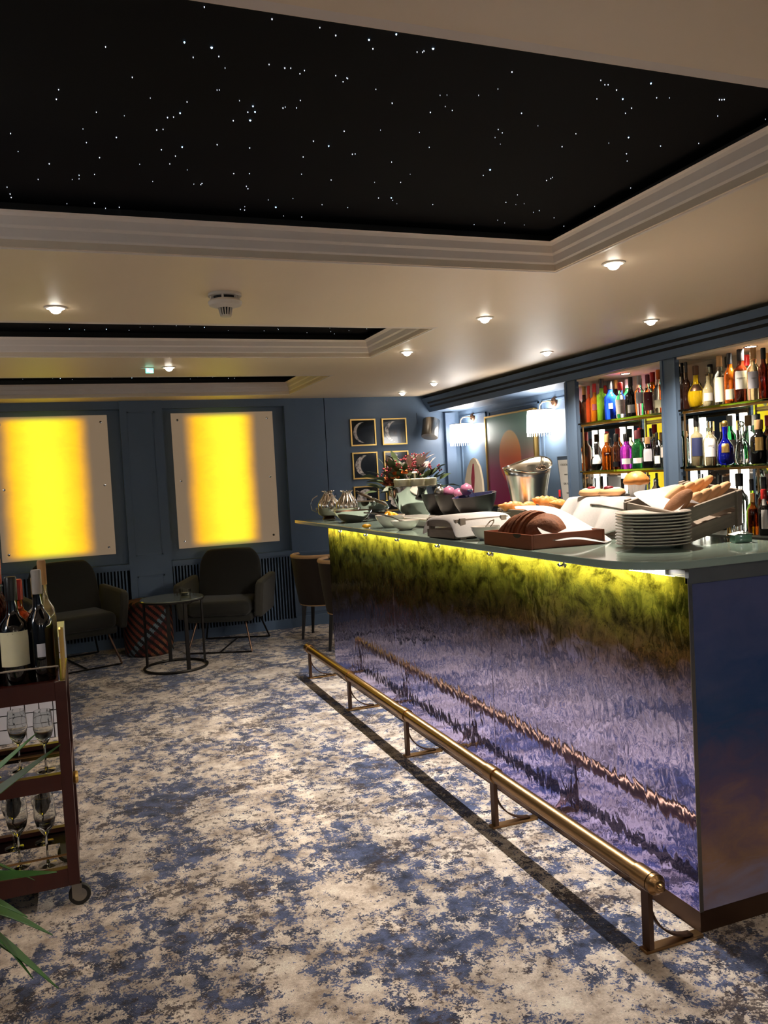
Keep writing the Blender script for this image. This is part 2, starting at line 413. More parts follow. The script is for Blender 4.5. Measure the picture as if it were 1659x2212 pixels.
wb = struct('wall_back', G().box(XL, 2.06, YB, YB + .1, 0, ZC + .4), 'blue', 'blue panelled wall with recesses behind the chairs', sharp=0)
TN = [10]
def trim(g, mat, label=None):
    TN[0] += 1; return struct('trim_%d' % TN[0], g, mat, label, sharp=0)
pil_a = trim(G().box(-1.25, -.885, 5.62, YB, 0, ZC), 'blue', 'blue pilaster between the two yellow panels')
pil_b = trim(G().box(-2.86, -2.42, 5.62, YB, 0, ZC), 'blue', 'blue pilaster left of the yellow panels')
pan_a = trim(G().box(.235, .628, 5.65, YB, 0, ZC), 'blue', 'flat blue wall panel beside the barrel chairs')
pan_b = trim(G().box(.636, 2.06, 5.652, YB, 0, ZC), 'blue', 'flat blue wall panel carrying the moon pictures')
trim(G().box(1.885, 1.99, 5.6, 5.655, 0, 2.0), 'bluedk', 'dark blue corner pilaster beside the lamp wall')
for x0, x1 in ((-.885, .235), (-2.42, -1.25)):
    trim(G().box(x0, x1, 5.61, YB, .70, .735), 'blue', 'blue sill above the radiator grille')
    trim(G().box(x0, x1, 5.64, YB, 2.105, ZC), 'blue', 'blue head of the wall recess')
    gr = trim(G().box(x0, x1, 5.69, 5.70, .08, .70), 'void', 'radiator grille of vertical blue slats')
    obj('grille_frame', G().box(x0, x1, 5.63, 5.70, .0, .088), 'blue', gr, sharp=0)
    obj('grille_frame', G().box(x0, x1, 5.63, 5.70, .682, .70), 'blue', gr, sharp=0)
    n = int((x1 - x0) / .0285); src = None
    for i in range(n):
        x = x0 + .016 + i * (x1 - x0 - .02) / n
        if src is None:
            src = obj('grille_slat', G().box(-.0065, .0065, 5.632, 5.66, .088, .682), 'blue', gr, sharp=0, loc=(x, 0, 0))
        else: share(src, 'grille_slat', gr, (x, 0, 0))
def frame_on_back(x0, x1, z0, z1, y, par, t=.012):
    g = G()
    g.box(x0, x1, y - .006, y + .004, z0, z0 + t).box(x0, x1, y - .006, y + .004, z1 - t, z1)
    g.box(x0, x0 + t, y - .006, y + .004, z0, z1).box(x1 - t, x1, y - .006, y + .004, z0, z1)
    obj('panel_moulding', g, 'blue', par, sharp=0)
frame_on_back(-1.19, -.955, .13, .62, 5.62, pil_a); frame_on_back(-1.19, -.955, .80, 2.08, 5.62, pil_a)
frame_on_back(-2.76, -2.52, .13, .62, 5.62, pil_b); frame_on_back(-2.76, -2.52, .80, 2.08, 5.62, pil_b)
frame_on_back(.30, .58, .13, .62, 5.65, pan_a)
obj('dado_line', G().box(.235, .628, 5.64, 5.652, .695, .715), 'blue', pan_a, sharp=0); obj('dado_line', G().box(.636, 1.88, 5.642, 5.654, .695, .715), 'blue', pan_b, sharp=0)
bb = struct('baseboard_back', G().box(.235, 1.88, 5.632, 5.651, 0, .10), 'blue', 'blue skirting below the moon picture wall', sharp=0)
# panel mouldings of the lamp wall
wr = bpy.data.objects['wall_right']
for y0, y1 in ((5.05, 5.60), (4.10, 5.0), (3.27, 4.05)):
    g = G(); x = XR; t = .014
    g.box(x - .012, x, y0, y1, 1.955 - t, 1.955).box(x - .012, x, y0, y1, 1.05, 1.05 + t)
    g.box(x - .012, x, y0, y0 + t, 1.05, 1.955).box(x - .012, x, y1 - t, y1, 1.05, 1.955)
    obj('panel_moulding', g, 'blue', wr, sharp=0)

# coffer mouldings, star panels
STARS = "-1344 -279 1,-1210 -272 2,-1110 -268 1,-1070 -248 2,-997 -249 3,-977 -218 2,-1365 -142 3,-1308 -135 4,-1340 -87 1,-1288 -104 1,-1267 -59 0,-1518 -84 1,-1458 33 1,-1613 131 1,-1619 181 2,-1177 -98 1,-1140 -91 2,-1127 -94 1,-1095 -92 1,-1101 -75 1,-1020 -87 1,-992 -83 1,-989 -81 0,-995 -64 1,-908 -48 1,-1268 46 0,-1263 44 0,-1530 228 1,-1465 232 0,-1412 123 0,-1327 123 1,-1336 187 3,-1349 212 1,-1363 218 2,-1382 297 2,-1367 289 1,-1208 86 0,-1171 108 3,-1160 137 3,-1177 142 2,-1162 187 4,-1203 198 2,-1098 100 2,-1094 93 0,-1066 91 1,-1067 50 1,-1478 366 2,-1516 511 2,-1647 586 2,-1681 714 1,-1560 332 0,-1551 416 1,-1732 401 1,-1722 515 0,-1307 391 3,-1359 420 2,-1318 455 1,-1327 515 1,-1219 353 2,-1130 355 2,-1408 535 0,-1274 549 0,-1527 640 1,-1569 656 1,-1569 684 0,-1588 694 0,-1362 661 0,-1770 797 1,-1766 856 2,-1765 887 2,-1757 975 2,-1733 955 1,-1720 950 4,-1605 911 0,-1523 890 2,-1488 933 1,-1446 915 2,-1434 945 2,-1418 966 1,-1328 977 0,-1293 993 1,-1220 658 1,-1218 647 2,-1241 658 0,-1139 549 2,-1094 539 1,-1083 643 1,-1074 664 2,-1061 859 1,-1046 863 2,-1052 829 0,-990 750 0,-950 816 4,-915 721 0,-971 383 2,-942 510 1,-972 272 2,-922 294 3,-910 192 2,-840 333 2,-833 329 1,-841 537 2,-702 527 0,-640 660 2,-805 760 1,-711 770 1,-839 897 2,-633 953 1,-1095 975 0,-904 897 0,-818 163 0,-949 -284 3,-879 -230 1,-867 -233 1,-866 -238 1,-850 -251 4,-629 -204 2,-621 -122 0,-844 10 2,-729 -63 0,-745 -58 0,-707 -6 0,-680 10 1,-730 34 2,-652 -81 0,-495 -18 2,-398 -223 1,-374 -206 1,-366 -208 1,-328 -190 2,-281 -152 3,-225 -114 2,-222 -85 1,-348 -137 1,-265 -240 3,-199 -180 1,-166 -188 0,-28 -212 2,-21 -213 2,-16 -216 2,41 -132 1,-507 85 1,-485 102 1,-490 134 0,-453 171 0,-412 38 0,-278 59 1,-710 152 0,-643 238 1,-145 92 0,-266 146 2,-112 46 3,-42 147 2,-3 195 1,23 75 2,124 32 1,229 185 1,221 285 1,163 394 1,-388 354 4,-388 399 1,-162 395 2,-158 377 1,-158 367 1,-709 362 1,-618 439 0,-621 510 1,-598 651 3,-585 671 1,-559 699 0,-433 683 1,-188 535 1,-190 610 2,-143 624 0,-118 610 0,-24 665 1,-35 686 0,77 727 1,-186 858 1,-122 793 0,-79 818 0,10 826 0,174 810 1,154 584 1,229 510 2,219 478 1,225 472 1,232 466 1,240 749 0,191 -148 0"
def star_geo(pts, z):
    g = G()
    for x, y, b in pts:
        r = (.0006, .0010, .0014, .0019, .0026)[b]
        g.lathe([(r, 0), (r * .6, -.002), (1e-4, -.003)], 6, Matrix.Translation((x, y, z)))
    return g
for ci, (y0, y1) in enumerate(COF):
    nm = ('large near', 'middle', 'far')[ci]
    t = struct('trim_%d' % (ci + 1), G().box(CX0 - .05, CX1 + .05, y0 - .05, y1 + .05, 2.318, 2.33), 'star', 'black star panel of the %s ceiling coffer' % nm, sharp=0)
    # stepped cornice: three rounded tiers on each side, rising from the ceiling
    prof = []
    for k in range(3):
        zb = ZC - .004 + k * .034; off = -.006 + k * .014
        prof += [(off - .002, zb), (off + .0, zb + .008), (off + .004, zb + .026), (off + .012, zb + .034)]
    prof = [(-.03, ZC)] + [(p[0], p[1]) for p in prof] + [(.045, 2.277), (-.03, 2.277)]
    for side in ('far', 'near', 'right', 'left'):
        g = G()
        rows = []
        for (o_, z_) in prof:
            # offset o_ goes inwards over the opening; corners are mitred
            xa, xb, ya, yb = CX0 + o_, CX1 - o_, y0 + o_, y1 - o_
            rows.append({'far': [(xa, yb, z_), (xb, yb, z_)], 'near': [(xa, ya, z_), (xb, ya, z_)],
                         'right': [(xb, ya, z_), (xb, yb, z_)], 'left': [(xa, ya, z_), (xa, yb, z_)]}[side])
        g.grid(rows)
        obj('cornice', g, 'mould', t, sharp=25)
    g = G(); e = .018
    g.box(CX0 - e, CX1 + e, y1 + e, y1 + e + .01, 2.27, 2.32).box(CX0 - e, CX1 + e, y0 - e - .01, y0 - e, 2.27, 2.32)
    g.box(CX1 + e, CX1 + e + .01, y0 - e, y1 + e, 2.27, 2.32).box(CX0 - e - .01, CX0 - e, y0 - e, y1 + e, 2.27, 2.32)
    obj('shadow_band', g, 'band', t, sharp=0)
    if ci == 0:
        pts = []
        for s_ in STARS.split(','):
            a, b, c = map(int, s_.split()); pts.append((a / 1000, b / 1000, c))
        for i in range(60): pts.append((rnd.uniform(-2.9, -1.8), rnd.uniform(y0 + .05, y1 - .03), rnd.choice((0, 1, 1, 2))))
    else:
        pts = [(rnd.uniform(-2.9, CX1 - .05), rnd.uniform(y0, y1), rnd.choice((0, 1, 1, 2, 3))) for i in range(150)]
    so = obj('star_lights', star_geo([p for p in pts if p[2] < 3], 2.3178), emit('star_dim', (220, 232, 255), 1.2), t, sharp=0); so['kind'] = 'stuff'
    so = obj('bright_star_lights', star_geo([p for p in pts if p[2] >= 3], 2.3178), emit('star_bright', (170, 214, 255), 3.0), t, sharp=0); so['kind'] = 'stuff'

# soffit with linear air diffuser above the back bar
g = G().prism([(1.65, 2.145), (1.735, 2.012), (2.06, 2.012), (2.06, 2.175), (1.80, 2.175)], 'y', YN, 5.645)
so = struct('trim_4', g, 'bluedk', 'dark blue sloping soffit above the back bar', sharp=0)
for k in (0.36, 0.62):
    a = Vector((1.65, 2.145)).lerp(Vector((1.735, 2.012)), k); d = Vector((.085, -.133)).normalized(); n_ = Vector((-.133, -.085)).normalized()
    p = [a - d * .009 - n_ * .01, a + d * .009 - n_ * .01, a + d * .009 + n_ * .0015, a - d * .009 + n_ * .0015]
    obj('air_slot', G().prism([tuple(q) for q in p], 'y', -1.5, 5.56), 'void', so, sharp=0)

# ================================================================ WALL FITTINGS
def light_panel(x0, x1, mat, label):
    cx = (x0 + x1) / 2; w2 = (x1 - x0) / 2
    t = thing('light_panel', label, 'light panel', (cx, 5.65, 1.447), group='backlit yellow wall panels')
    obj('panel', G().box(-w2, w2, 0, .012, -.612, .612), mat, t, sharp=0)
    for sx in (-1, 1):
        for z in (-.55, 0, .55):
            obj('fixing_stud', G().lathe([(1e-4, -.006), (.010, -.005), (.012, 0)], 10, Matrix.Translation((sx * (w2 - .055), 0, z)) @ Matrix.Rotation(PI / 2, 4, 'X') @ Matrix.Scale(-1, 4, (0, 0, 1))), 'chrome', t)
            obj('standoff', G().lathe([(.008, 0), (.008, .057)], 8, Matrix.Translation((sx * (w2 - .055), .012, z)) @ Matrix.Rotation(-PI / 2, 4, 'X')), 'steel', t)
light_panel(-2.27, -1.356, yellow_panel_mat('backlit_onyx', 1, -.40, .27, -.08), 'glowing yellow backlit wall panel above the leftmost armchair')
light_panel(-.81, .12, yellow_panel_mat('backlit_onyx_second', 5, -.33, .27, .05), 'glowing yellow backlit wall panel left of the moon pictures')

moons = [('top left', .882, 1.70, .035), ('top right', 1.21, 1.70, .045), ('middle left', .885, 1.376, .06), ('middle right', 1.215, 1.376, .085), ('bottom left', .882, 1.045, .11), ('bottom right', 1.215, 1.045, .14)]
for i, (pos, x, z, off) in enumerate(moons):
    t = thing('moon_picture', 'gold framed moon crescent picture, %s of the group' % pos, 'picture', (x + .129, 5.652, z + .131), group='framed moon phase pictures')
    s_ = .131; f = .013
    obj('print', G().box(-s_ + f, s_ - f, -.012, -.004, -s_ + f, s_ - f), moon_mat('moon_print_%d' % i, off, i * 3.1), t, sharp=0)
    for (a, b, c, d) in ((-s_, s_, s_ - f, s_), (-s_, s_, -s_, -s_ + f), (-s_, -s_ + f, -s_ + f, s_ - f), (s_ - f, s_, -s_ + f, s_ - f)):
        obj('frame_bar', G().box(a, b, -.022, 0, c, d), 'gold', t, sharp=0)

t = thing('sunset_painting', 'tall framed print of an orange sun on a green to magenta ground', 'painting', (2.058, 4.58, 1.49))
obj('canvas', G().box(-.03, -.004, -.43, .43, -.42, .40), sunset_mat(), t, sharp=0)
for (a, b, c, d) in ((-.445, .445, .40, .415), (-.445, .445, -.435, -.42), (-.445, -.43, -.42, .40), (.43, .445, -.42, .40)):
    obj('frame_bar', G().box(-.04, 0, a, b, c, d), 'gold', t, sharp=0)

def wall_lamp(loc, rz, label, watts=5.0, group='wall lamps beside the painting'):
    t = thing('wall_lamp', label, 'lamp', loc, rz, group=group)
    obj('wall_plate', G().lathe([(1e-4, .022), (.03, .02), (.04, .008), (.042, 0)], 20, Matrix.Translation((0, 0, .03)) @ Matrix.Rotation(-PI / 2, 4, 'Y'), sy=1.0), 'bronze', t)
    obj('arm', G().tube([(-.02, 0, .03), (-.06, 0, .035), (-.10, .03, .03), (-.115, .05, .005), (-.115, .055, -.03)], .005, 8), 'brass', t)
    g = G(); n = 48
    for r, z in ((.112, -.035), (.116, -.21)): pass
    prof_o = [(.110, -.035), (.118, -.12), (.120, -.215)]
    vs_ = []; rows = []
    for r, z in prof_o:
        rows.append([((r + (.003 if i % 2 else 0)) * math.cos(2 * PI * i / n) - .115, (r + (.003 if i % 2 else 0)) * math.sin(2 * PI * i / n) + .03, z) for i in range(n + 1)])
    sh = obj('lamp_shade', g.grid(rows), 'shade', t, sharp=60, solid=.002)
    obj('shade_ring', G().tube([(.112 * math.cos(a) - .115, .112 * math.sin(a) + .03, -.035) for a in [2 * PI * i / 32 for i in range(32)]], .003, 6, True), 'brass', t)
    g = G()
    for i in range(36):
        a = 2 * PI * i / 36; g.box(-.0015, .0015, -.001, .001, -.245, -.214, Matrix.Translation((.12 * math.cos(a) - .115, .12 * math.sin(a) + .03, 0)))
    f_ = obj('fringe', g, 'white', t, sharp=0); f_['kind'] = 'stuff'
    light('POINT', 'bulb_light', t, (-.115, .03, -.13), watts, (1, .82, .62), shadow_soft_size=.04)
wall_lamp((2.06, 5.33, 1.90), 0, 'glowing pleated wall lamp left of the sunset painting')
wall_lamp((2.06, 3.86, 1.90), 0, 'glowing pleated wall lamp right of the sunset painting')
for y, lb, wt in ((2.5, 'far', 9.0), (.3, 'near', 26.0)):  # invented lamps out of view, added to brighten the ceiling
    wall_lamp((XL, y, 1.90), PI, 'added pleated fill lamp on the unseen left wall, %s one' % lb, wt, 'added fill lamps on the unseen walls')
for x, lb in ((-1.6, 'left'), (.6, 'right')):  # more added lamps, unseen behind the camera, for ceiling brightness
    wall_lamp((x, YN, 1.90), -PI / 2, 'added pleated fill lamp on the unseen wall behind the viewer, %s one' % lb, 22.0, 'added fill lamps on the unseen walls')

t = thing('wall_speaker', 'silver cylindrical loudspeaker tilted on a wall bracket', 'speaker', (1.68, 5.52, 1.84))
q = Matrix.Rotation(.28, 4, 'Y') @ Matrix.Rotation(-.25, 4, 'X')
obj('housing', G().lathe([(.082, -.09), (.084, -.085), (.084, .085), (.082, .09)], 32, q), 'steel', t)
obj('top_cover', G().lathe([(.082, .09), (.07, .097), (1e-4, .098)], 32, q), 'plastic', t)
obj('bottom_cover', G().lathe([(.082, -.09), (.07, -.094), (1e-4, -.094)], 32, q), 'plastic', t)
obj('bracket', G().box(-.012, .012, .06, .135, .10, .112).box(-.012, .012, .12, .132, .0, .112).tube([(0, .08, .105), (.02, .06, .08)], .008), 'plastic', t)
obj('cable', G().tube([(.02, .075, -.08), (.08, .09, -.05), (.105, .10, 0), (.09, .11, .05), (.06, .125, .08)], .004, 6), 'plastic', t)
obj('hanging_wire', G().tube([(-.09, .125, .17), (-.09, .125, .06)], .002, 5), 'black', t)

# ceiling lamps
def downlight(x, y, label, watts, angle=1.55):
    t = thing('downlight', label, 'downlight', (x, y, ZC), group='recessed ceiling downlights')
    obj('trim_ring', G().lathe([(.030, -.001), (.036, -.006), (.044, -.004), (.046, 0)], 28), 'plastic', t)
    obj('lens', G().lathe([(1e-4, -.026), (.010, -.025), (.018, -.020), (.0235, -.011), (.026, -.001)], 24), 'lens', t)
    light('SPOT', 'beam', t, (0, 0, -.034), watts, (1.0, .86, .70), spot_size=angle, spot_blend=.75, shadow_soft_size=.025)
DL = [(.365, .77, 'recessed downlight above the near end of the bar'), (.362, 1.83, 'recessed downlight above the bread on the bar'), (.372, 2.90, 'recessed downlight above the flower arrangement'),
      (1.38, 1.81, 'recessed downlight in front of the nearer bottle cabinet'), (1.39, 2.89, 'recessed downlight in front of the farther bottle cabinet')]
for x, y, lb in DL: downlight(x, y, lb, DOWN_W, 2.2 if x > 1 else 1.55)
downlight(1.30, 4.55, 'recessed ceiling downlight in front of the sunset painting', FAR_W * .6)
downlight(1.30, 5.28, 'recessed ceiling downlight nearest the moon pictures', FAR_W * .6)
downlight(-1.03, 3.55, 'recessed downlight beside the small green exit sign', FAR_W * .35)
downlight(-1.67, 1.80, 'recessed downlight left of the smoke detector', FAR_W)
for x, y, lb in ((-1.67, -1.2, 'recessed downlight behind the viewer, left row'), (-.45, -1.2, 'recessed downlight behind the viewer, middle row'), (.9, -1.2, 'recessed downlight behind the viewer, right row'),
                 (-.45, -2.5, 'recessed downlight near the rear wall')):
    downlight(x, y, lb, ROOM_W, 2.3)
t = thing('smoke_detector', 'white round smoke detector on the ceiling', 'smoke detector', (-1.02, 1.47, ZC))
obj('base_plate', G().lathe([(.066, 0), (.068, -.01), (.060, -.014), (.052, -.014)], 32), 'plastic', t)
obj('vent_ring', G().lathe([(.05, -.014), (.05, -.026)], 32), 'band', t)
for i in range(6):
    a = i * PI / 3; obj('spacer', G().box(.049, .062, -.004, .004, -.028, -.012, Matrix.Rotation(a + .2, 4, 'Z')), 'plastic', t, sharp=0)
obj('body', G().lathe([(.062, -.026), (.069, -.034), (.064, -.048), (.03, -.058)], 32), 'plastic', t)
obj('sensor_cage_core', G().lathe([(.018, -.055), (.015, -.085)], 18), 'band', t)
for i in range(14):
    a = 2 * PI * i / 14; obj('cage_rib', G().tube([(.028 * math.cos(a), .028 * math.sin(a), -.055), (.021 * math.cos(a), .021 * math.sin(a), -.088)], .0028, 5), 'plastic', t)
obj('cage_cap', G().lathe([(.023, -.086), (.022, -.092), (1e-4, -.093)], 20), 'plastic', t)
t = thing('exit_sign', 'tiny green exit sign on the far ceiling', 'exit sign', (-1.155, 3.57, ZC))
obj('sign_base', G().box(-.05, .03, -.02, .02, -.006, 0), 'plastic', t, sharp=0)
obj('sign_face', G().box(-.02, .028, -.004, .004, -.035, -.004), 'exit', t, sharp=0)
obj('pictogram', G().box(-.012, -.002, -.0055, -.0035, -.028, -.008).box(.006, .02, -.0055, -.0035, -.032, -.02), 'exitw', t, sharp=0)

# ================================================================ THE BAR
BY0, BY1, BX1 = 0.0, 3.62, .50
t = thing('bar_counter', 'bar front clad in rippled iridescent lavender and moss green glass', 'bar', (0, 0, 0))
obj('carcass', G().box(.014, BX1, .014, BY1 - .002, .06, 1.084), 'black', t, sharp=0)
obj('plinth', G().box(.004, BX1, .004, BY1 - .01, 0, .066), 'bronze', t, sharp=0)
for a, b in ((.0, 1.238), (1.242, 2.392), (2.396, BY1)):
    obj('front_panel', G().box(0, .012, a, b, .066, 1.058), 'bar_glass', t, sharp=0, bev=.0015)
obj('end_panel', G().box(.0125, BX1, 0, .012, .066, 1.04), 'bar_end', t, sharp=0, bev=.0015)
obj('corner_trim', G().box(-.002, .012, -.002, 0, .066, 1.058), 'steel', t, sharp=0)
obj('fascia', G().box(.002, .014, .1, BY1, 1.058, 1.085), 'alu', t, sharp=0)
obj('end_fascia', G().box(0, BX1, -.004, .012, 1.04, 1.085), 'alu', t, sharp=0)
poly = [(-.165, 3.905), (-.165, .22)]
for i in range(1, 13):
    a = PI + (PI / 2) * i / 12; poly.append((.04 + .205 * math.cos(a), .205 - .01 + .205 * math.sin(a)))
poly += [(BX1 + .055, -.01), (BX1 + .055, 3.905)]
tag(obj('bar_worktop', G().prism(poly, 'z', 1.085, 1.11), 'slab', sharp=30, bev=.003), 'pale green frosted glass worktop with a rounded near corner', 'worktop')
t = thing('led_strip', 'glowing strip light under the overhanging bar worktop', 'strip light', (-.02, 1.86, 1.085))
obj('channel', G().box(-.012, .012, -1.61, 1.74, -.006, 0), 'alu', t, sharp=0)
obj('diffuser', G().box(-.008, .008, -1.60, 1.73, -.009, -.006), 'led', t, sharp=0)
light('AREA', 'strip_glow', t, (-.004, -.02, -.012), LED_W, (1.0, .95, .90), rot=(0, -.12, 0), shape='RECTANGLE', size=.007, size_y=3.5)
for i, y in enumerate((.548, 1.075, 1.60, 2.12, 2.626, 3.126)):
    lb = ('nearest', 'second nearest', 'third nearest', 'third farthest', 'second farthest', 'farthest')[i]
    t = thing('bag_hook', 'chrome double bag hook under the worktop edge, %s' % lb, 'hook', (-.06, y, 1.085), group='bag hooks under the worktop')
    obj('stem', G().lathe([(.009, 0), (.009, -.004), (.0045, -.006), (.0045, -.026)], 12), 'chrome', t)
    for s_ in (-1, 1):
        obj('prong', G().tube([(0, 0, -.024), (-.004, s_ * .008, -.033), (-.008, s_ * .016, -.034), (-.010, s_ * .021, -.027)], [.004, .004, .004, .006], 8), 'chrome', t)

# foot rail
t = thing('foot_rail', 'aged brass foot rail on five brackets along the bar', 'foot rail', (-.19, 0, 0))
obj('rail', G().tube([(0, -.035, .215), (0, 3.645, .215)], .0255, 20), 'brass', t)
for i, y in enumerate((.0, .915, 1.82, 2.73, 3.62)):
    obj('collar', G().tube([(0, y - .032, .215), (0, y + .032, .215)], .0305, 20), 'brass', t)
    br = obj('bracket_post', G().box(-.006, .010, y - .016, y + .016, .010, .195), 'bronze', t, sharp=0)
    obj('bracket_foot', G().box(-.018, .186, y - .017, y + .017, 0, .010), 'brass', t, sharp=0, bev=.002)
    pts = [(.152 - .145 * math.cos(a), .162 - .145 * math.sin(a)) for a in [PI / 2 * k / 12 for k in range(13)]]
    rows = [[(x, y - .012, z), (x, y + .012, z)] for x, z in pts]
    obj('bracket_brace', G().grid(rows), 'bronze', t, sharp=60, solid=.005)
for y, s_ in ((-.035, -1), (3.645, 1)):
    obj('end_cap', G().lathe([(.030, 0), (.030, .012), (.022, .018), (.018, .026), (.012, .028), (.012, .034), (.008, .040), (1e-4, .042)], 20, Matrix.Translation((0, y, .215)) @ Matrix.Rotation(-s_ * PI / 2, 4, 'X')), 'brass', t)

# ================================================================ BACK BAR
t = thing('back_counter', 'dark stone back counter below the bottle shelves', 'counter', (0, 0, 0))
obj('cabinet_body', G().box(1.62, 2.055, -1.2, 5.60, 0, .95), 'bluedk', t, sharp=0)
obj('stone_top', G().box(1.585, 2.058, -1.2, 5.60, .95, .985), 'stone', t, sharp=0)
obj('stone_upstand', G().box(2.03, 2.058, 3.28, 5.60, .985, 1.04), 'stone', t, sharp=0)
PIL = [(3.10, 3.235), (2.06, 2.19), (.92, 1.06)]
for k, (a, b) in enumerate(PIL):
    nm = ('left of both bottle cabinets', 'between the two bottle cabinets', 'right of the nearer bottle cabinet')[k]
    t = thing('blue_pillar', 'dark blue painted pillar %s' % nm, 'pillar', (0, 0, 0), group='pillars of the back bar')
    obj('shaft', G().box(1.75, 2.05, a, b, .986, 2.011), 'bluedk', t, sharp=0)
    obj('edge_bead', G().box(1.742, 1.752, a, a + .02, .99, 2.008).box(1.742, 1.752, b - .02, b, .99, 2.008), 'bluedk', t, sharp=0)
trim(G().box(1.752, 2.06, -1.2, .918, .986, 2.0115), 'bluedk', 'plain blue panelling right of the bottle cabinets')
for k, (a, b) in enumerate(((2.19, 3.10), (1.06, 2.06))):
    nm = ('farther', 'nearer')[k]
    t = thing('bottle_cabinet', 'mirror backed glass shelf unit, %s of the two' % nm, 'shelf unit', (0, 0, 0), group='mirror backed shelf units')
    obj('back_mirror', G().box(2.04, 2.05, a, b, .986, 1.70), 'mirror', t, sharp=0)
    obj('back_board', G().box(2.04, 2.05, a, b, 1.70, 2.0), 'ceil', t, sharp=0)
    obj('side_mirror', G().box(1.77, 2.04, b - .008, b - .001, .986, 2.0), 'mirror', t, sharp=0)
    obj('top_board', G().box(1.76, 2.04, a, b, 1.998, 2.011), 'ceil', t, sharp=0)
    for z in (1.345, 1.685):
        sh = obj('glass_shelf', G().box(1.75, 2.035, a + .004, b - .01, z, z + .012), 'shelfglass', t, sharp=0)
        obj('shelf_support', G().box(1.755, 1.767, a + .004, b - .04, z - .014, z - .001), 'brass', sh, sharp=0)
    for y in (a + .012, b - .045):
        obj('brass_upright', G().tube([(1.765, y, .987), (1.765, y, 1.69)], .006, 8), 'brass', t)
    for y in (b - .13, b - .22):
        for z0, z1 in ((1.375, 1.655), (1.06, 1.325)):
            obj('light_bar', G().box(2.026, 2.038, y - .016, y + .016, z0, z1), 'bar_light', t, sharp=0)
    yl = (a + b) / 2 + .03
    obj('spot_ring', G().lathe([(.028, -.002), (.036, -.004), (.038, 0)], 20, Matrix.Translation((1.86, yl, 1.998))), 'chrome', t)
    obj('spot_lens', G().lathe([(1e-4, -.003), (.028, -.002)], 20, Matrix.Translation((1.86, yl, 1.998))), 'lens', t)
    light('SPOT', 'cabinet_beam', t, (1.83, yl, 1.985), CAB_W, (1.0, .93, .82), spot_size=2.4, spot_blend=.8, shadow_soft_size=.03)

# ---- bottles: a lathe profile per shape; (glass or liquid colour, cap colour, paper label)
BOT = {
 'tall':   [(0, .84), (.03, .97), (.62, 1.0), (.70, .94), (.77, .60), (.82, .42), (.93, .40), (1, .40)],
 'gin':    [(0, .85), (.02, 1.0), (.64, 1.0), (.72, .92), (.77, .48), (.82, .40), (1, .40)],
 'round':  [(0, .55), (.06, .82), (.25, 1.0), (.42, .98), (.55, .74), (.64, .40), (.72, .32), (1, .32)],
 'wine':   [(0, .95), (.02, 1.0), (.56, 1.0), (.66, .85), (.74, .45), (.80, .36), (1, .34)],
 'squat':  [(0, .9), (.03, 1.0), (.60, 1.0), (.71, .92), (.78, .56), (.84, .42), (1, .42)],
 'decant': [(0, .7), (.05, .92), (.18, 1.0), (.5, .9), (.62, .55), (.70, .32), (.80, .30), (1, .34)],
}
def bottle(loc, r, h, shape, col, cap, label, paper=None, name='bottle', group=None, capshape='cap', word=None, facing=None, cat='bottle', capfrac=.86):
    t = thing(name, label, cat, loc, group=group)
    pr = BOT[shape]; bm_ = col if not isinstance(col, str) else M.get(col) or MATS[col]
    top = capfrac
    prof = [(1e-4, .004 * h)] + [(k * r, z * h * top / 1.0 if z < 1 else h * top) for z, k in pr] + [(1e-4, h * top)]
    obj('glass_body', G().lathe(prof, 20), bm_, t, sharp=50)
    rn = pr[-1][1] * r
    if capshape == 'ball':
        obj('stopper', G().ball((0, 0, h * .93), h * .075, 12, 8).lathe([(rn * .8, h * top), (rn * .8, h * .9)], 12), cap, t)
    else:
        obj('cap', G().lathe([(rn * 1.12, h * (top - .08)), (rn * 1.15, h * .985), (rn, h), (1e-4, h)], 16), cap, t)
    if facing is None:
        d = CAM - Vector(loc); facing = math.atan2(d.y, d.x)
    if paper:
        z0, z1, pmat, half = paper
        def rad(zz):
            zz = zz / top
            for (za, ka), (zb, kb) in zip(pr, pr[1:]):
                if za <= zz <= zb: return r * (ka + (kb - ka) * (zz - za) / max(1e-6, zb - za))
            return r
        rows = []; k = 1.0
        for q_ in range(6):
            zf = z0 + (z1 - z0) * q_ / 5; rl = rad(zf) + .0012
            rows.append([(rl * math.cos(facing + a), rl * math.sin(facing + a), zf * h) for a in [half * (i / 6 - 1) for i in range(13)]])
        pl = obj('paper_label', G().grid(rows), pmat, t, sharp=60)
        if word:
            rr = rad(z0 * .4 + z1 * .6) + .0022
            text('lettering', word, .0085, 'black' if pmat in ('white', 'gold', 'jar', 'tile') else 'white', pl, (rr * math.cos(facing), rr * math.sin(facing), (z0 * .4 + z1 * .6) * h), (PI / 2, 0, facing + PI / 2))
    return t
def gl(name, rgb):
    m_ = glass(name, rgb, .03); m_.node_tree.nodes['Principled BSDF'].inputs['Transmission Weight'].default_value = 0.72; return m_
for nm, c in (('g_red', (250, 96, 40)), ('g_orange', (250, 140, 30)), ('g_green', (160, 226, 60)), ('g_blue', (30, 80, 246)), ('g_purple', (190, 60, 214)),
              ('g_dkgreen', (40, 130, 70)), ('g_amber', (176, 84, 18)), ('g_dkamber', (84, 28, 10)), ('g_yellow', (250, 206, 30)), ('g_royal', (22, 30, 170)), ('g_pale', (236, 222, 176)), ('g_brown', (74, 40, 24))):
    M[nm] = gl(nm, c)
M['g_black'] = pm('black_bottle_glass', (14, 13, 14), .06, coat=.5)
M['redcap'] = pm('red_cap', (190, 36, 36), .35); M['navy'] = pm('navy_label', (36, 44, 84), .6); M['maroon'] = pm('maroon_label', (110, 36, 48), .6)
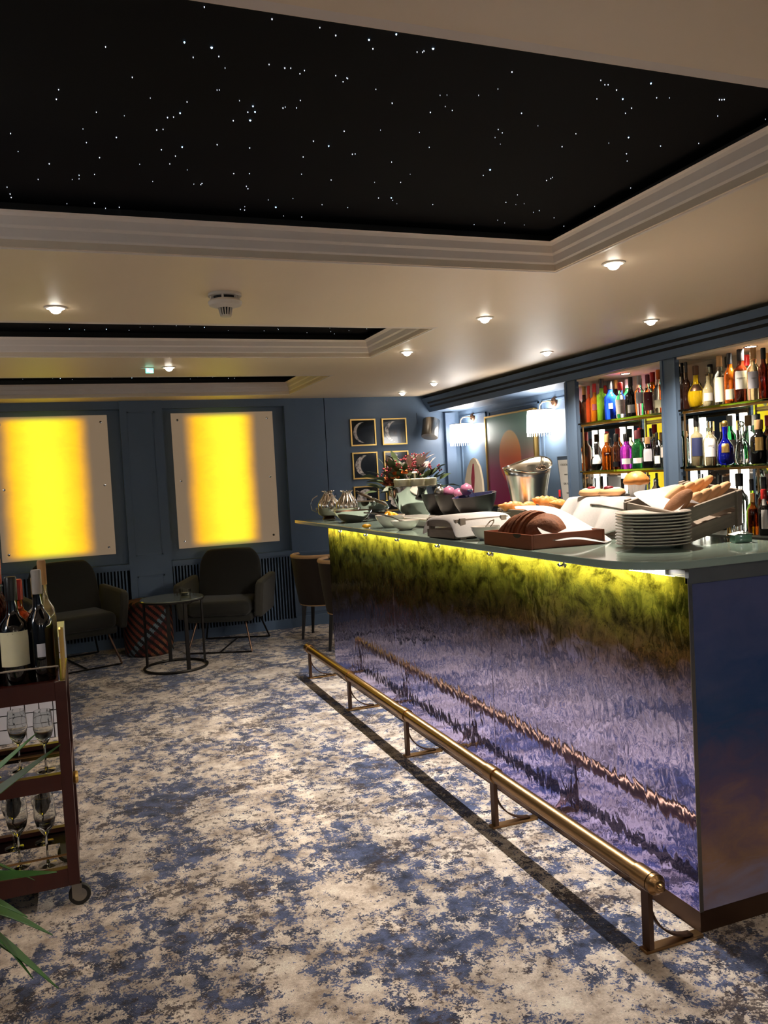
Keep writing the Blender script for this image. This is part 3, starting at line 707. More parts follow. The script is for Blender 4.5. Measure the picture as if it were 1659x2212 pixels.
M['cork'] = pm('cork', (190, 146, 96), .8); M['greyl'] = pm('grey_label', (176, 170, 164), .6); M['capblack'] = pm('cap_black', (18, 17, 18), .35)
XB = 1.805; K = (XB + 1.631) / (1.84 + 1.631)
def yy(y): return -1.882 + (y + 1.882) * K
S1, S2, S0 = 1.697, 1.357, .985
G1 = 'bottles on the farther cabinet shelves'; G2 = 'bottles on the nearer cabinet shelves'
T1 = [(3.075, .262, .020, 'gin', 'g_red', 'redcap', None, None, 'red orange bottle with red cap at the left end of the top shelf'),
 (3.005, .268, .026, 'gin', 'g_orange', 'redcap', (.30, .46, 'maroon', .7), None, 'bright orange bottle with red cap on the top shelf'),
 (2.922, .292, .031, 'gin', 'g_green', 'capblack', None, None, 'lime green bottle on the farther top shelf'),
 (2.824, .264, .037, 'tall', 'g_blue', 'capblack', (.28, .42, 'greyl', .35), None, 'bright blue bottle on the farther top shelf'),
 (2.713, .240, .031, 'squat', 'clear', 'redcap', (.12, .52, 'greyl', 1.0), 'ILEGAL', 'clear bottle with pinkish label between blue and black bottles'),
 (2.603, .262, .035, 'wine', 'g_black', 'capblack', (.10, .30, 'white', .6), None, 'black bottle with white tag on the farther top shelf'),
 (2.513, .260, .030, 'tall', 'clear', 'greyl', (.30, .58, 'tile', .8), None, 'clear bottle with pale label beside the black bottle'),
 (2.430, .255, .028, 'gin', 'clear', 'maroon', (.10, .56, 'maroon', .9), '66', 'clear bottle with maroon numbered label on the top shelf'),
 (2.325, .272, .031, 'wine', 'clear', 'orange', (.12, .30, 'jar', .9), None, 'tall clear bottle at the right end of the farther top shelf')]
for y, h, r, sh, c, cp, pp, wd, lb in T1: bottle((XB, yy(y), S1), r * 1.12, h, sh, c, cp, lb, pp, group=G1, word=wd)
T2 = [(3.01, .190, .038, 'round', 'g_black', 'capblack', (.24, .58, 'white', .75), 'JACKS', 'squat black bottle with a pale label on the middle shelf'),
 (2.885, .244, .034, 'squat', 'g_amber', 'cork', (.40, .50, 'g_dkamber', .6), 'ZEMU', 'amber bottle beside the squat black bottle'),
 (2.780, .241, .032, 'squat', 'g_brown', 'capblack', (.08, .22, 'capblack', .8), None, 'dark brown bottle between amber and purple bottles'),
 (2.670, .236, .038, 'squat', 'g_purple', 'capblack', (.14, .30, 'white', .9), None, 'vivid purple bottle on the middle shelf'),
 (2.550, .250, .037, 'squat', 'g_dkgreen', 'maroon', (.14, .28, 'white', .9), None, 'dark green bottle on the middle shelf'),
 (2.455, .200, .031, 'squat', 'g_black', 'cork', (.22, .62, 'tile', .8), None, 'small black bottle with big white label on the middle shelf'),
 (2.362, .222, .021, 'wine', 'g_black', 'capblack', (.12, .34, 'white', .8), None, 'slim dark bottle with small white label on the middle shelf'),
 (2.300, .210, .022, 'gin', 'clear', 'capblack', (.3, .6, 'greyl', .8), None, 'slim clear bottle at the right end of the middle shelf')]
for y, h, r, sh, c, cp, pp, wd, lb in T2: bottle((XB, yy(y), S2), r * 1.12, h, sh, c, cp, lb, pp, group=G1, word=wd)
T3 = [(3.05, .318, .030, 'decant', 'clear', 'clear', 'clear decanter standing on the counter behind the croissants'), (2.96, .33, .024, 'wine', 'g_brown', 'capblack', 'dark bottle on the counter below the black diamond bottle'),
 (2.727, .31, .03, 'wine', 'g_black', 'capblack', 'black bottle on the counter behind the iced pastry'), (2.60, .30, .03, 'gin', 'g_pale', 'greyl', 'pale clear bottle on the counter behind the muffin')]
for y, h, r, sh, c, cp, lb in T3: bottle((XB, yy(y), S0), r, h, sh, c, cp, lb, None, group=G1)
XBB = 1.945
BR = ['leftmost', 'second', 'third', 'fourth', 'fifth', 'sixth', 'rightmost']
cyc = [('clear', 'redcap', 'gin'), ('g_pale', 'capblack', 'squat'), ('clear', 'cork', 'tall'), ('g_brown', 'gold', 'wine'), ('clear', 'capblack', 'gin'), ('g_amber', 'redcap', 'squat'), ('g_dkgreen', 'greyl', 'tall')]
for (a_, b_, cab) in ((2.25, 3.03, 'farther'), (1.15, 1.99, 'nearer')):
    for zz, shn in ((S1, 'top'), (S2, 'middle')):
        for i in range(7):
            c_, cp_, sh_ = cyc[(i * 3 + (0 if shn == 'top' else 2) + (1 if cab == 'nearer' else 0)) % 7]
            bottle((XBB, b_ - (b_ - a_) * i / 6, zz), .034 + .003 * (i % 3), .262 + .012 * ((i * 5) % 3), sh_, c_, cp_, '%s back row bottle on the %s cabinet %s shelf' % (BR[i], cab, shn),
                   (.2, .5, ('jar', 'white', 'tile', 'maroon')[i % 4], .9) if i % 2 else None, group=G1 if cab == 'farther' else G2)
t = thing('cocktail_shaker', 'chrome cocktail shaker on the counter right of the muffin', 'shaker', (XB, yy(2.386), S0))
obj('body', G().lathe([(1e-4, 0), (.028, .002), (.036, .16), (.034, .19)], 20), 'chrome', t); obj('lid', G().lathe([(.034, .19), (.03, .24), (.016, .26), (.016, .30), (1e-4, .31)], 20), 'chrome', t)
T4 = [(2.075, .282, .021, 'wine', 'g_brown', 'capblack', None, None, 'dark slim bottle at the left end of the nearer top shelf'),
 (1.995, .249, .043, 'round', 'g_yellow', 'bronze', (.40, .56, 'bronze', .9), None, 'golden yellow bulbous bottle with dark band'),
 (1.897, .227, .030, 'decant', 'g_pale', 'clear', (.14, .34, 'greyl', .8), None, 'small clear bottle with glass stopper on the nearer top shelf'),
 (1.803, .277, .030, 'squat', 'clear', 'cork', (.06, .56, 'jar', .9), None, 'clear bottle with large cream label on the nearer top shelf'),
 (1.726, .281, .028, 'squat', 'g_amber', 'capblack', (.08, .28, 'jar', .9), None, 'amber bottle with black cap beside the cream label bottle'),
 (1.645, .289, .036, 'tall', 'g_dkamber', 'capblack', (.24, .58, 'white', .8), 'BOWMORE', 'dark amber bottle with white arched label and black cap'),
 (1.555, .284, .032, 'tall', 'g_pale', 'cork', (.22, .54, 'tile', .9), 'OBAN', 'pale bottle with white label and cork stopper'),
 (1.485, .270, .026, 'tall', 'g_dkamber', 'capblack', None, None, 'dark brown whisky bottle right of the cork stoppered bottle'),
 (1.415, .262, .03, 'tall', 'g_amber', 'capblack', (.2, .6, 'jar', .9), None, 'amber bottle at the right frame edge of the top shelf')]
for y, h, r, sh, c, cp, pp, wd, lb in T4: bottle((XB, yy(y), S1), r * 1.12, h, sh, c, cp, lb, pp, group=G2, word=wd)
T5 = [(2.005, .297, .035, 'gin', 'g_pale', 'capblack', (.20, .56, 'navy', .9), None, 'clear bottle with navy label on the nearer middle shelf'),
 (1.897, .255, .039, 'squat', 'g_pale', 'clear', (.20, .62, 'white', .8), 'MACALLAN', 'clear bottle with tall white label on the nearer middle shelf'),
 (1.778, .251, .045, 'decant', 'g_royal', 'gold', (.28, .48, 'gold', .5), None, 'royal blue flask with gold crown label and ball stopper'),
 (1.654, .238, .044, 'decant', 'clear', 'clear', None, None, 'cut crystal clear decanter beside the royal blue flask'),
 (1.532, .235, .046, 'squat', 'g_black', 'cork', (.30, .60, 'gold', .45), None, 'stout black bottle with gold arched label'),
 (1.43, .235, .04, 'squat', 'g_black', 'capblack', None, None, 'plain black bottle at the right frame edge of the middle shelf')]
for y, h, r, sh, c, cp, pp, wd, lb in T5: bottle((XB, yy(y), S2), r, h, sh, c, cp, lb, pp, group=G2, capshape='ball' if 'flask' in lb or 'crystal' in lb else 'cap', word=wd)
T6 = [(1.98, .325, .033, 'wine', 'clear', 'clear', 'tall clear bottle on the counter behind the bread rolls'), (1.827, .315, .027, 'wine', 'g_brown', 'capblack', 'black necked bottle on the counter behind the bread rolls'),
 (1.683, .322, .044, 'squat', 'clear', 'capblack', 'broad clear bottle with black cap behind the roll crate'), (1.595, .29, .033, 'round', 'g_green', 'capblack', 'olive green bottle on the counter right of the roll crate'),
 (1.51, .30, .033, 'tall', 'g_dkamber', 'capblack', 'dark amber bottle on the counter at the right frame edge')]
for y, h, r, sh, c, cp, lb in T6: bottle((XB, yy(y), S0), r, h, sh, c, cp, lb, None, group=G2)
bottle((1.69, 1.44, S0), .027, .22, 'squat', 'g_amber', 'gold', 'small amber bottle with skull print at the front of the counter', (.2, .62, 'g_dkamber', .9), group=G2)
bottle((1.69, 1.365, S0), .031, .24, 'squat', 'g_black', 'redcap', 'black bottle with tall white label at the front of the counter', (.15, .8, 'white', .5), group=G2)
bottle((1.72, 3.32, S0), .022, .24, 'wine', 'g_black', 'redcap', 'small dark bottle with red cap beside the menu card', group=G1)
bottle((1.74, 3.42, S0), .02, .19, 'gin', 'g_blue', 'navy', 'small bottle with navy cap beside the menu card', group=G1)
bottle((1.74, 3.62, S0), .02, .22, 'gin', 'clear', 'white', 'small clear bottle with white cap behind the wine cooler', group=G1)
t = thing('menu_card', 'printed white menu card on a dark clipboard', 'menu', (2.0, 3.60, 1.01), rot=(0, -.1, 0))
obj('clipboard', G().box(0, .008, -.10, .10, .0, .47), 'bluedk', t, sharp=0)
obj('paper', G().box(-.002, 0, -.09, .09, .02, .44), 'white', t, sharp=0)
for i, wd in enumerate(('COCKTAILS', 'menu', 'GIN  RUM', 'WINE', 'BEER  CIDER')):
    text('lettering', wd, .022 - .002 * (i % 2), 'black', t, (-.0025, 0, .40 - i * .075), (PI / 2, 0, -PI / 2))

# ================================================================ ON THE WORKTOP
ZT = 1.11
# plates
src = None; ords = ['topmost', 'second from the top', 'third from the top', 'fourth from the top', 'fifth from the top', 'middle sixth from the top', 'fifth from the bottom', 'fourth from the bottom', 'third from the bottom', 'second from the bottom', 'bottom']
for i in range(11):
    k = 10 - i; lb = 'white dinner plate in the bar corner stack, %s' % ords[i]
    z = ZT + .0003 + k * .0104
    if src is None:
        src = obj('dinner_plate', G().lathe([(1e-4, .0), (.062, .0), (.066, .003), (.094, .0085), (.122, .0145), (.1238, .0165), (.1215, .0185), (.094, .0125), (.066, .0075), (1e-4, .0065)], 48), 'china', sharp=50)
        o = src
    else: o = bpy.data.objects.new('dinner_plate', src.data); COL.objects.link(o)
    o.location = (.175 + rnd.uniform(-.0015, .0015), .362 + rnd.uniform(-.0015, .0015), z)
    tag(o, lb, 'plate', 'stack of dinner plates')

def plank(g, x0, x1, y0, y1, z0, z1): return g.box(x0, x1, y0, y1, z0, z1)
def crate(name, label, loc, rz, lx, ly, hz, mat='greywood', rows=2, rot=None, gap=.012):
    t = thing(name, label, 'crate', loc, rz, rot=rot); w = .011
    bh = (hz - gap * (rows - 1)) / rows
    for k in range(rows):
        z0 = .004 + k * (bh + gap); z1 = z0 + bh
        for s_ in (-1, 1):
            obj('side_board', G().box(-lx / 2, lx / 2, s_ * ly / 2 - w / 2, s_ * ly / 2 + w / 2, z0, z1), mat, t, sharp=0, bev=.0015)
            obj('end_board', G().box(s_ * (lx / 2 - w / 2) - w / 2, s_ * (lx / 2 - w / 2) + w / 2, -ly / 2 + w, ly / 2 - w, z0, z1), mat, t, sharp=0, bev=.0015)
    for sx in (-1, 1):
        for sy in (-1, 1):
            obj('corner_post', G().box(sx * (lx / 2 - .03) - .014, sx * (lx / 2 - .03) + .014, sy * (ly / 2 + w) - w / 2, sy * (ly / 2 + w) + w / 2, .0, hz + .008), mat, t, sharp=0, bev=.0015)
    obj('base_board', G().box(-lx / 2 + w, lx / 2 - w, -ly / 2 + w, ly / 2 - w, 0.002, .01), mat, t, sharp=0)
    return t
def cloth(name, label, rows, sub=2, cat='napkin', mat='linen'):
    return tag(obj(name, G().grid(rows), mat, sharp=180, solid=.0016, sub=sub), label, cat)

# tilted roll crate on brass feet
rot_c = Matrix.Rotation(.18, 4, 'Z') @ Matrix.Rotation(-.17, 4, 'Y') @ Matrix.Rotation(.16, 4, 'X')
RC = Vector((.42, .50, ZT + .035))
crate('bread_roll_crate', 'weathered grey wooden crate of bread rolls, tilted on brass feet', RC, 0, .36, .22, .125, rot=rot_c.to_euler(), gap=.02)
t = bpy.data.objects['bread_roll_crate']
for sx, sy, hh in ((-.14, -.09, .03), (.14, -.09, .07), (-.14, .09, .05), (.14, .09, .10)):
    p = rot_c @ Vector((sx, sy, 0)); L = RC.z + p.z - ZT
    ir = rot_c.inverted()
    obj('brass_foot', G().lathe([(.012, 0), (.008, -.01), (.008, -(L - .001) + .006), (.011, -(L - .001))], 12, ir.to_4x4().copy() if False else Matrix.Translation((sx, sy, .004)) @ ir), 'gold', t)
grp = 'bread rolls in the tilted crate'
RL = ['leftmost in front', 'second in front', 'third in front', 'rightmost in front', 'leftmost at the back', 'second at the back', 'third at the back', 'rightmost at the back']
for i in range(8):
    fx = -.03 + (i % 4) * .054; fy = -.055 + (i // 4) * .07
    p = RC + rot_c @ Vector((fx, fy, .122 + .014 * (i // 4)))
    o = obj('bread_roll', G().tube([(-.050, 0, -.002), (-.045, 0, 0), (-.028, 0, .002), (0, 0, .003), (.028, 0, .002), (.045, 0, 0), (.050, 0, -.002)], [.002, .010, .0165, .018, .0165, .010, .002], 12), 'roll', sharp=180)
    o.location = p; o.rotation_euler = (rot_c @ Matrix.Rotation(-.50 + .12 * rnd.uniform(-1, 1), 4, 'Z') @ Matrix.Rotation(-.62, 4, 'Y')).to_euler()
    tag(o, 'elongated pale bread roll in tilted crate, %s' % RL[i], 'bread roll', grp)
o = obj('baguette_slice', G().ball((0, 0, 0), .04, 16, 10, (1.75, .75, .35)), 'crumb', sharp=180); o.location = RC + rot_c @ Vector((-.125, -.075, .14)); o.rotation_euler = (Matrix.Rotation(-.30, 4, 'Z') @ Matrix.Rotation(-.75, 4, 'Y') @ Matrix.Rotation(1.0, 4, 'X')).to_euler()
tag(o, 'long brown crusty bread piece leaning behind the plates', 'bread')
def rc(x, y, z): return tuple(RC + rot_c @ Vector((x, y, z)))
cloth('paper_liner', 'white paper liner under the bread rolls', [
    [rc(-.19, -.10, .105), rc(-.14, -.105, .135), rc(-.09, -.10, .165), rc(-.04, -.1, .125), rc(.03, -.095, .105)],
    [rc(-.17, -.02, .12), rc(-.12, -.03, .13), rc(-.08, -.03, .135), rc(-.02, -.02, .10), rc(.05, -.02, .10)],
    [rc(-.17, .06, .15), rc(-.12, .05, .14), rc(-.06, .06, .14), rc(0, .06, .11), rc(.08, .06, .11)],
    [rc(-.16, .10, .165), rc(-.10, .095, .16), rc(-.04, .095, .15), rc(.04, .095, .145), rc(.12, .095, .14)]])
t = thing('serving_tongs', 'steel serving tongs resting on the crate behind the plates', 'tongs', (.235, .60, 1.222), rot=(0, .12, -.5))
for s_ in (-1, 1):
    obj('tong_arm', G().tube([(-.085, s_ * .012, .014), (-.04, s_ * .014, .01), (.04, s_ * .009, 0), (.10, s_ * .002, -.006)], [.006, .004, .004, .004], 8), 'steel', t)
    obj('tong_claw', G().rbox(-.118, -.08, s_ * .012 - .009, s_ * .012 + .009, .008, .02, .004, 2), 'steel', t)

# riser with white cloth, muffin and iced pastry
RX0, RX1, RY0, RY1, RZ = .33, .50, .66, 1.10, 1.262
tag(obj('display_riser', G().box(.36, RX1 - .01, RY0 + .03, RY1 - .03, ZT + .0005, RZ), 'greywood', sharp=0), 'box riser hidden under a white cloth on the bar', 'riser')
per = []; nx, ny = 8, 12
for i in range(ny): per.append((RX0, RY1 - (RY1 - RY0) * i / ny, -1, 0))
for i in range(nx): per.append((RX0 + (RX1 - RX0) * i / nx, RY0, 0, -1))
for i in range(ny): per.append((RX1, RY0 + (RY1 - RY0) * i / ny, 1, 0))
for i in range(nx): per.append((RX1 - (RX1 - RX0) * i / nx, RY1, 0, 1))
rows = []; cx, cy = (RX0 + RX1) / 2, (RY0 + RY1) / 2
RX0 = .33
for f_, dz, sp in ((.02, .004, 0), (.5, .004, 0), (.97, .005, 0), (1.0, .002, .01), (1.0, -.035, .35), (1.0, -.08, .7), (1.0, -.125, 1.0)):
    row = []
    for k, (x, y, nx_, ny_) in enumerate(per + per[:1]):
        fold = (1.6 * abs(((k * .21 + .15) % 1.0) * 2 - 1) - .8) + .25 * math.sin(k * 2.3)
        front = 1.0 if nx_ < 0 or ny_ < 0 else .3
        s2 = sp * (.075 * front + .05 * fold * front) * (1.15 if nx_ < 0 else .55); s2 = max(0, s2)
        dd = dz * (1 + .18 * math.sin(k * .9)) if dz < 0 else dz
        row.append((cx + (x - cx) * f_ + nx_ * s2, cy + (y - cy) * f_ + ny_ * s2, max(ZT + .004, RZ + dd)))
    rows.append(row)
cloth('riser_cloth', 'bright white napkin draped over the pastry riser', rows, 1)
t = thing('muffin', 'tall golden muffin in a white paper case', 'muffin', (.41, .742, RZ + .0065))
pl = []
for z, r in ((0, .024), (.045, .033)): pl.append([((r + (.0016 if i % 2 else -.001)) * math.cos(2 * PI * i / 56), (r + (.0016 if i % 2 else -.001)) * math.sin(2 * PI * i / 56), z) for i in range(57)])
obj('paper_case', G().grid(pl).lathe([(1e-4, .0), (.024, 0)], 28), 'white', t, sharp=0)
g = G().lathe([(.032, .043), (.046, .047), (.051, .054), (.047, .068), (.036, .084), (.018, .094), (1e-4, .097)], 24)
g.v = [(x * (1 + .04 * math.sin(7 * y * 60)), y, z + .002 * math.sin(x * 180)) for x, y, z in g.v]
obj('muffin_top', g, 'pastry', t, sharp=180)
def danish(loc, rz, label, sc):
    t = thing('iced_pastry', label, 'pastry', loc, rz, group='iced pastries on the riser')
    obj('dough', G().lathe([(1e-4, 0), (.05 * sc, .001), (.062 * sc, .012), (.054 * sc, .026), (.03 * sc, .032), (1e-4, .031)], 24, sy=.75), 'roll', t, sharp=180)
    obj('icing', G().lathe([(.045 * sc, .0295), (.03 * sc, .034), (1e-4, .035)], 20, sy=.7), 'icing', t, sharp=180)
    obj('jam', G().ball((-.015, -.012, .034), .016, 10, 6, (1.3, .9, .5)), 'berry', t, sharp=180)
danish((.38, 1.0, RZ + .0065), .3, 'round iced pastry with red jam left on the riser', 1.0)
danish((.40, .885, RZ + .0065), -.5, 'round iced pastry beside the muffin', .9)
tag(obj('slate_tray', G().rbox(.415, .50, .82, 1.06, RZ + .006, RZ + .012, .002, 1), 'blackwood', sharp=30), 'thin dark tray under the iced pastries', 'tray')
bpy.data.objects['slate_tray'].location.x = 0.0

# bread box with sliced loaf and napkin
t = thing('bread_box', 'reddish brown wooden box holding a sliced brown loaf', 'box', (.005, .79, ZT + .0005))
w = .01
for nm, bx in (('front_board', (-.155, -.155 + w, -.178, .178)), ('back_board', (.155 - w, .155, -.178, .178)), ('end_board', (-.155 + w, .155 - w, -.178, -.178 + w)), ('end_board', (-.155 + w, .155 - w, .178 - w, .178))):
    obj(nm, G().box(*bx, 0, .052), 'redwood', t, sharp=0, bev=.0015)
obj('base_board', G().box(-.145, .145, -.168, .168, 0.001, .008), 'redwood', t, sharp=0)
obj('finger_notch', G().lathe([(1e-4, 0), (.03, 0)], 16, Matrix.Translation((-.1552, -.08, .052)) @ Matrix.Rotation(-PI / 2, 4, 'Y') @ Matrix.Scale(.5, 4, (1, 0, 0)), PI / 2, 3 * PI / 2), 'blackwood', t, sharp=0)
def slice_geo(th, hw, hh, grow=1.0):
    poly = [(-hw, 0)] + [(-hw * math.cos(a), .25 * hh + .75 * hh * math.sin(a)) for a in [PI * k / 10 for k in range(11)]] + [(hw, 0)]
    return G().prism(poly, 'y', -th / 2, th / 2)
for i in range(9):
    t = thing('bread_slice', 'brown bread slice in the wooden box, %s from the left' % ('first second third fourth fifth sixth seventh eighth ninth'.split()[i]), 'bread', (-.05 + .002 * i, .945 - i * .0205, ZT + .010), group='slices of the cut loaf', rot=(.42 - .02 * i, .03 * math.sin(i * 2.1), .10 * math.sin(i * 1.7)))
    k = .58 + .48 * math.sin(PI * (i + 1.2) / 15)
    obj('crust', slice_geo(.011, .084 * k, .118 * k), 'crust', t, sharp=40)
    obj('crumb', slice_geo(.0122, .076 * k, .110 * k), 'crumb', t, sharp=40)
g = G().ball((0, 0, 0), .070, 22, 16, (1.05, 1.0, .86)); g.v = [(x + .004 * math.sin(y * 90 + z * 50), y + .004 * math.sin(x * 80), max(z + .005 * math.sin(x * 70 + y * 60), -.035)) for x, y, z in g.v]
o = obj('bread_loaf_end', g, 'crust', sharp=180); o.location = (-.025, .715, ZT + .055); o.rotation_euler = (0, 0, .2)
tag(o, 'uncut crusty end of the brown loaf in the wooden box', 'bread')
cloth('bread_napkin', 'white napkin draped over the bread box down to the worktop', [
  [(.0, .99, 1.236), (-.02, .86, 1.246), (-.05, .745, 1.222), (-.105, .655, 1.178), (-.075, .605, 1.128), (.0, .592, 1.142), (.07, .590, 1.130), (.145, .578, 1.114)],
  [(.05, 1.07, 1.246), (.035, .92, 1.244), (.01, .79, 1.222), (-.03, .680, 1.182), (-.01, .625, 1.152), (.05, .615, 1.146), (.11, .608, 1.128), (.165, .60, 1.114)],
  [(.10, 1.17, 1.240), (.10, .99, 1.238), (.08, .86, 1.218), (.055, .74, 1.190), (.06, .66, 1.172), (.11, .645, 1.152), (.16, .64, 1.126), (.20, .635, 1.114)],
  [(.15, 1.25, 1.236), (.18, 1.03, 1.246), (.18, .90, 1.225), (.165, .78, 1.195), (.16, .70, 1.172), (.19, .675, 1.150), (.215, .668, 1.126), (.235, .665, 1.114)]])

# low grey crate with arched cloth
crate('low_crate', 'low grey wooden crate under an off white cloth', (-.02, 1.375, ZT + .0005), .10, .27, .24, .082, gap=.014)
def lc(x, y, z):
    c_, s_ = math.cos(.10), math.sin(.10); return (-.02 + x * c_ - y * s_, 1.375 + x * s_ + y * c_, ZT + z)
A = .148; B = .136; top = .097
cloth('crate_cloth', 'off white cloth covering the low grey crate', [
  [lc(-A - .012, .13, .012), lc(-A - .006, .11, .07), lc(-A - .004, .06, top - .012), lc(-A - .006, -.03, top - .012), lc(-A - .004, -.11, .085), lc(-A - .006, -B - .006, .012)],
  [lc(-A, .14, .012), lc(-A + .006, B, top - .01), lc(-A + .01, .06, top + .004), lc(-A + .01, -.05, top + .004), lc(-A + .008, -B, top - .004), lc(-A + .006, -B - .016, .006)],
  [lc(-.05, .145, .05), lc(-.05, B, top), lc(-.05, .06, top + .004), lc(-.05, -.05, top + .004), lc(-.05, -B, top - .002), lc(-.05, -B - .018, .010)],
  [lc(.06, .145, .05), lc(.06, B, top), lc(.06, .06, top + .004), lc(.06, -.05, top + .004), lc(.06, -B, top - .002), lc(.06, -B - .018, .014)],
  [lc(A + .006, .145, .05), lc(A, B, top), lc(A, .06, top + .004), lc(A, -.05, top + .004), lc(A, -B, top - .004), lc(A + .004, -B - .016, .03)]])
def bowl(loc, r, h, mat, label, name='bowl', inner=None, rim_tilt=0.0, contents=None, group=None, rot=None, foot=.42, cat='bowl'):
    t = thing(name, label, cat, loc, group=group, rot=rot or (0, 0, 0))
    obj('shell', G().lathe([(1e-4, 0), (r * foot, 0), (r * .72, h * .35), (r * .93, h * .75), (r, h)], 36), mat, t, sharp=60)
    obj('lining', G().lathe([(r, h), (r * .965, h), (r * .88, h * .7), (r * .64, h * .32), (1e-4, h * .1)], 36), inner or mat, t, sharp=60)
    return t
def spoon(loc, rot, label, L=.12, mat='steel'):
    t = thing('serving_spoon', label, 'spoon', loc, rot=rot, group='serving spoons')
    obj('handle', G().tube([(0, 0, 0), (L * .5, 0, .004), (L, 0, 0)], [.003, .0035, .005], 8), mat, t)
    obj('spoon_bowl', G().ball((-.02, 0, 0), .02, 12, 6, (1.2, .8, .3)), mat, t)
bowl((.06, 1.215 + .0, ZT + .0005), .062, .058, 'china', 'small white bowl with tongs beside the bread box', group='white china bowls')
bpy.data.objects['bowl'].location = (.235, 1.36, ZT + .0005)
bpy.data.objects['bowl'].location = (-.06, 1.125, ZT + .0005)
t = thing('sugar_tongs', 'small steel tongs standing in the white bowl', 'tongs', (-.06, 1.125, ZT + .03), rot=(.2, .5, .4))
for s_ in (-1, 1): obj('tong_arm', G().tube([(-.01, s_ * .004, .0), (0, s_ * .012, .03), (.006, s_ * .010, .055), (.012, 0, .066)], .0028, 8), 'chrome', t)
bowl((-.02, 2.33, ZT + .0005), .085, .07, 'china', 'white bowl of orange segments near the far end', name='bowl', group='white china bowls')
for i in range(7):
    a = i * .9; o = obj('orange_segment', G().ball((0, 0, 0), .022, 10, 6, (1.3, .6, .7)), 'fruit', sharp=180)
    o.location = (-.02 + .028 * math.cos(a), 2.33 + .028 * math.sin(a), ZT + .060 + .007 * (i % 3) + (.01 if i == 6 else 0)); o.rotation_euler = (.3 * i, .4, a)
    tag(o, 'orange fruit segment in the white bowl', 'orange', 'orange segments in the white bowl')
bowl((-.04, 2.06, ZT + .0005), .078, .05, 'china', 'empty looking white bowl between orange segments and low crate', group='white china bowls')
spoon((-.075, 2.31, ZT + .074), (0, -.12, 2.2), 'steel spoon on the rim of the orange segment bowl')
spoon((-.07, 2.06, ZT + .05), (0, -.22, 1.9), 'steel spoon on the rim of the shallow white bowl')
tag(obj('white_platter', G().rbox(.06, .26, 1.72, 2.55, ZT + .035, ZT + .05, .006, 2).rbox(.10, .22, 1.80, 2.45, ZT + .0005, ZT + .036, .004, 1), 'china', sharp=30), 'long white raised platter behind the white bowls', 'platter')
o = obj('orange_wedge', G().ball((0, 0, 0), .024, 10, 6, (1.2, .7, .5)), 'fruit', sharp=180); o.location = (-.13, 2.42, ZT + .0125)
tag(o, 'loose orange wedge on the worktop edge', 'orange')

# silver pots, chafing dish and the big chrome bowl at the far end
def silver_pot(loc, sc, label):
    t = thing('silver_pot', label, 'pot', loc, group='silver onion shaped pots')
    obj('bowl', G().lathe([(1e-4, .012), (.04 * sc, .012), (.075 * sc, .035), (.092 * sc, .075), (.094 * sc, .082), (.086 * sc, .08), (1e-4, .06)], 32), 'silver', t, sharp=60)
    obj('foot', G().lathe([(.05 * sc, 0), (.045 * sc, .006), (.03 * sc, .014)], 24), 'bronze', t)
    g = G()
    for i in range(10):
        a = 2 * PI * i / 10
        pts = []
        for z, r in ((.075, .055), (.10, .058), (.13, .046), (.16, .030), (.185, .022), (.195, .03), (.20, .045)):
            pts.append((r * sc * math.cos(a), r * sc * math.sin(a), z * sc + .0))
        obj('lobe', G().tube(pts, [.020 * sc, .022 * sc, .018 * sc, .012 * sc, .008 * sc, .006 * sc, .003 * sc], 10), 'silver', t)
    obj('handle', G().tube([(-.088 * sc, .0, .05 * sc), (-.125 * sc, 0, .07 * sc), (-.135 * sc, 0, .11 * sc), (-.115 * sc, 0, .15 * sc), (-.08 * sc, 0, .17 * sc)], .004, 8), 'chrome', t)
silver_pot((.05, 3.74, ZT + .0005), 1.0, 'silver onion shaped pot at the far end of the bar')
silver_pot((.09, 3.43, ZT + .0005), 1.0, 'silver onion shaped pot behind the long silver dish')
bowl((.02, 3.10, ZT + .0005), .125, .075, 'chrome', 'wide polished silver dish of small glasses near the far end', name='silver_dish', inner='bronze')
for i in range(8):
    a = 2 * PI * i / 8; o = tag(obj('shot_glass', G().lathe([(1e-4, 0), (.012, 0), (.015, .035), (.013, .035), (.011, .004), (1e-4, .004)], 12), 'clear', sharp=50), 'small clear shot glass standing in the silver dish', 'glass', 'shot glasses in the silver dish')
    o.location = (.02 + .06 * math.cos(a), 3.10 + .06 * math.sin(a), ZT + .022)
t = thing('chafing_dish', 'long chrome chafing dish beside the flowers', 'chafing dish', (.33, 3.62, ZT + .0005))
obj('pan', G().lathe([(1e-4, .03), (.10, .03), (.16, .06), (.175, .105), (.178, .112), (.165, .11), (.15, .07), (1e-4, .06)], 36, sx=.8, sy=1.15), 'chrome', t, sharp=60)
obj('stand', G().tube([(.11 * math.cos(a), .16 * math.sin(a), .03) for a in [2 * PI * i / 28 for i in range(28)]], .006, 8, True), 'bronze', t)
for sx in (-1, 1):
    for sy in (-1, 1): obj('leg', G().tube([(sx * .08, sy * .12, 0), (sx * .078, sy * .115, .032)], .007, 8), 'bronze', t)
obj('food', G().lathe([(.15, .085), (.1, .098), (1e-4, .10)], 24, sx=.8, sy=1.15), 'rust', t, sharp=180)
t = thing('salad_tongs', 'wood and steel salad tongs lying across the chafing dish', 'tongs', (.27, 3.45, ZT + .135), rot=(0, .38, -.9))
obj('steel_arm', G().rbox(-.13, .13, -.011, .011, .006, .013, .003, 1), 'chrome', t); obj('wooden_arm', G().rbox(-.12, .13, .006, .024, -.008, .0, .003, 1), 'rim', t)
t = bowl((.36, 2.85, ZT + .0005), .165, .215, 'chrome', 'big polished chrome ice bowl topped with cream jars', name='ice_bowl', foot=.35)
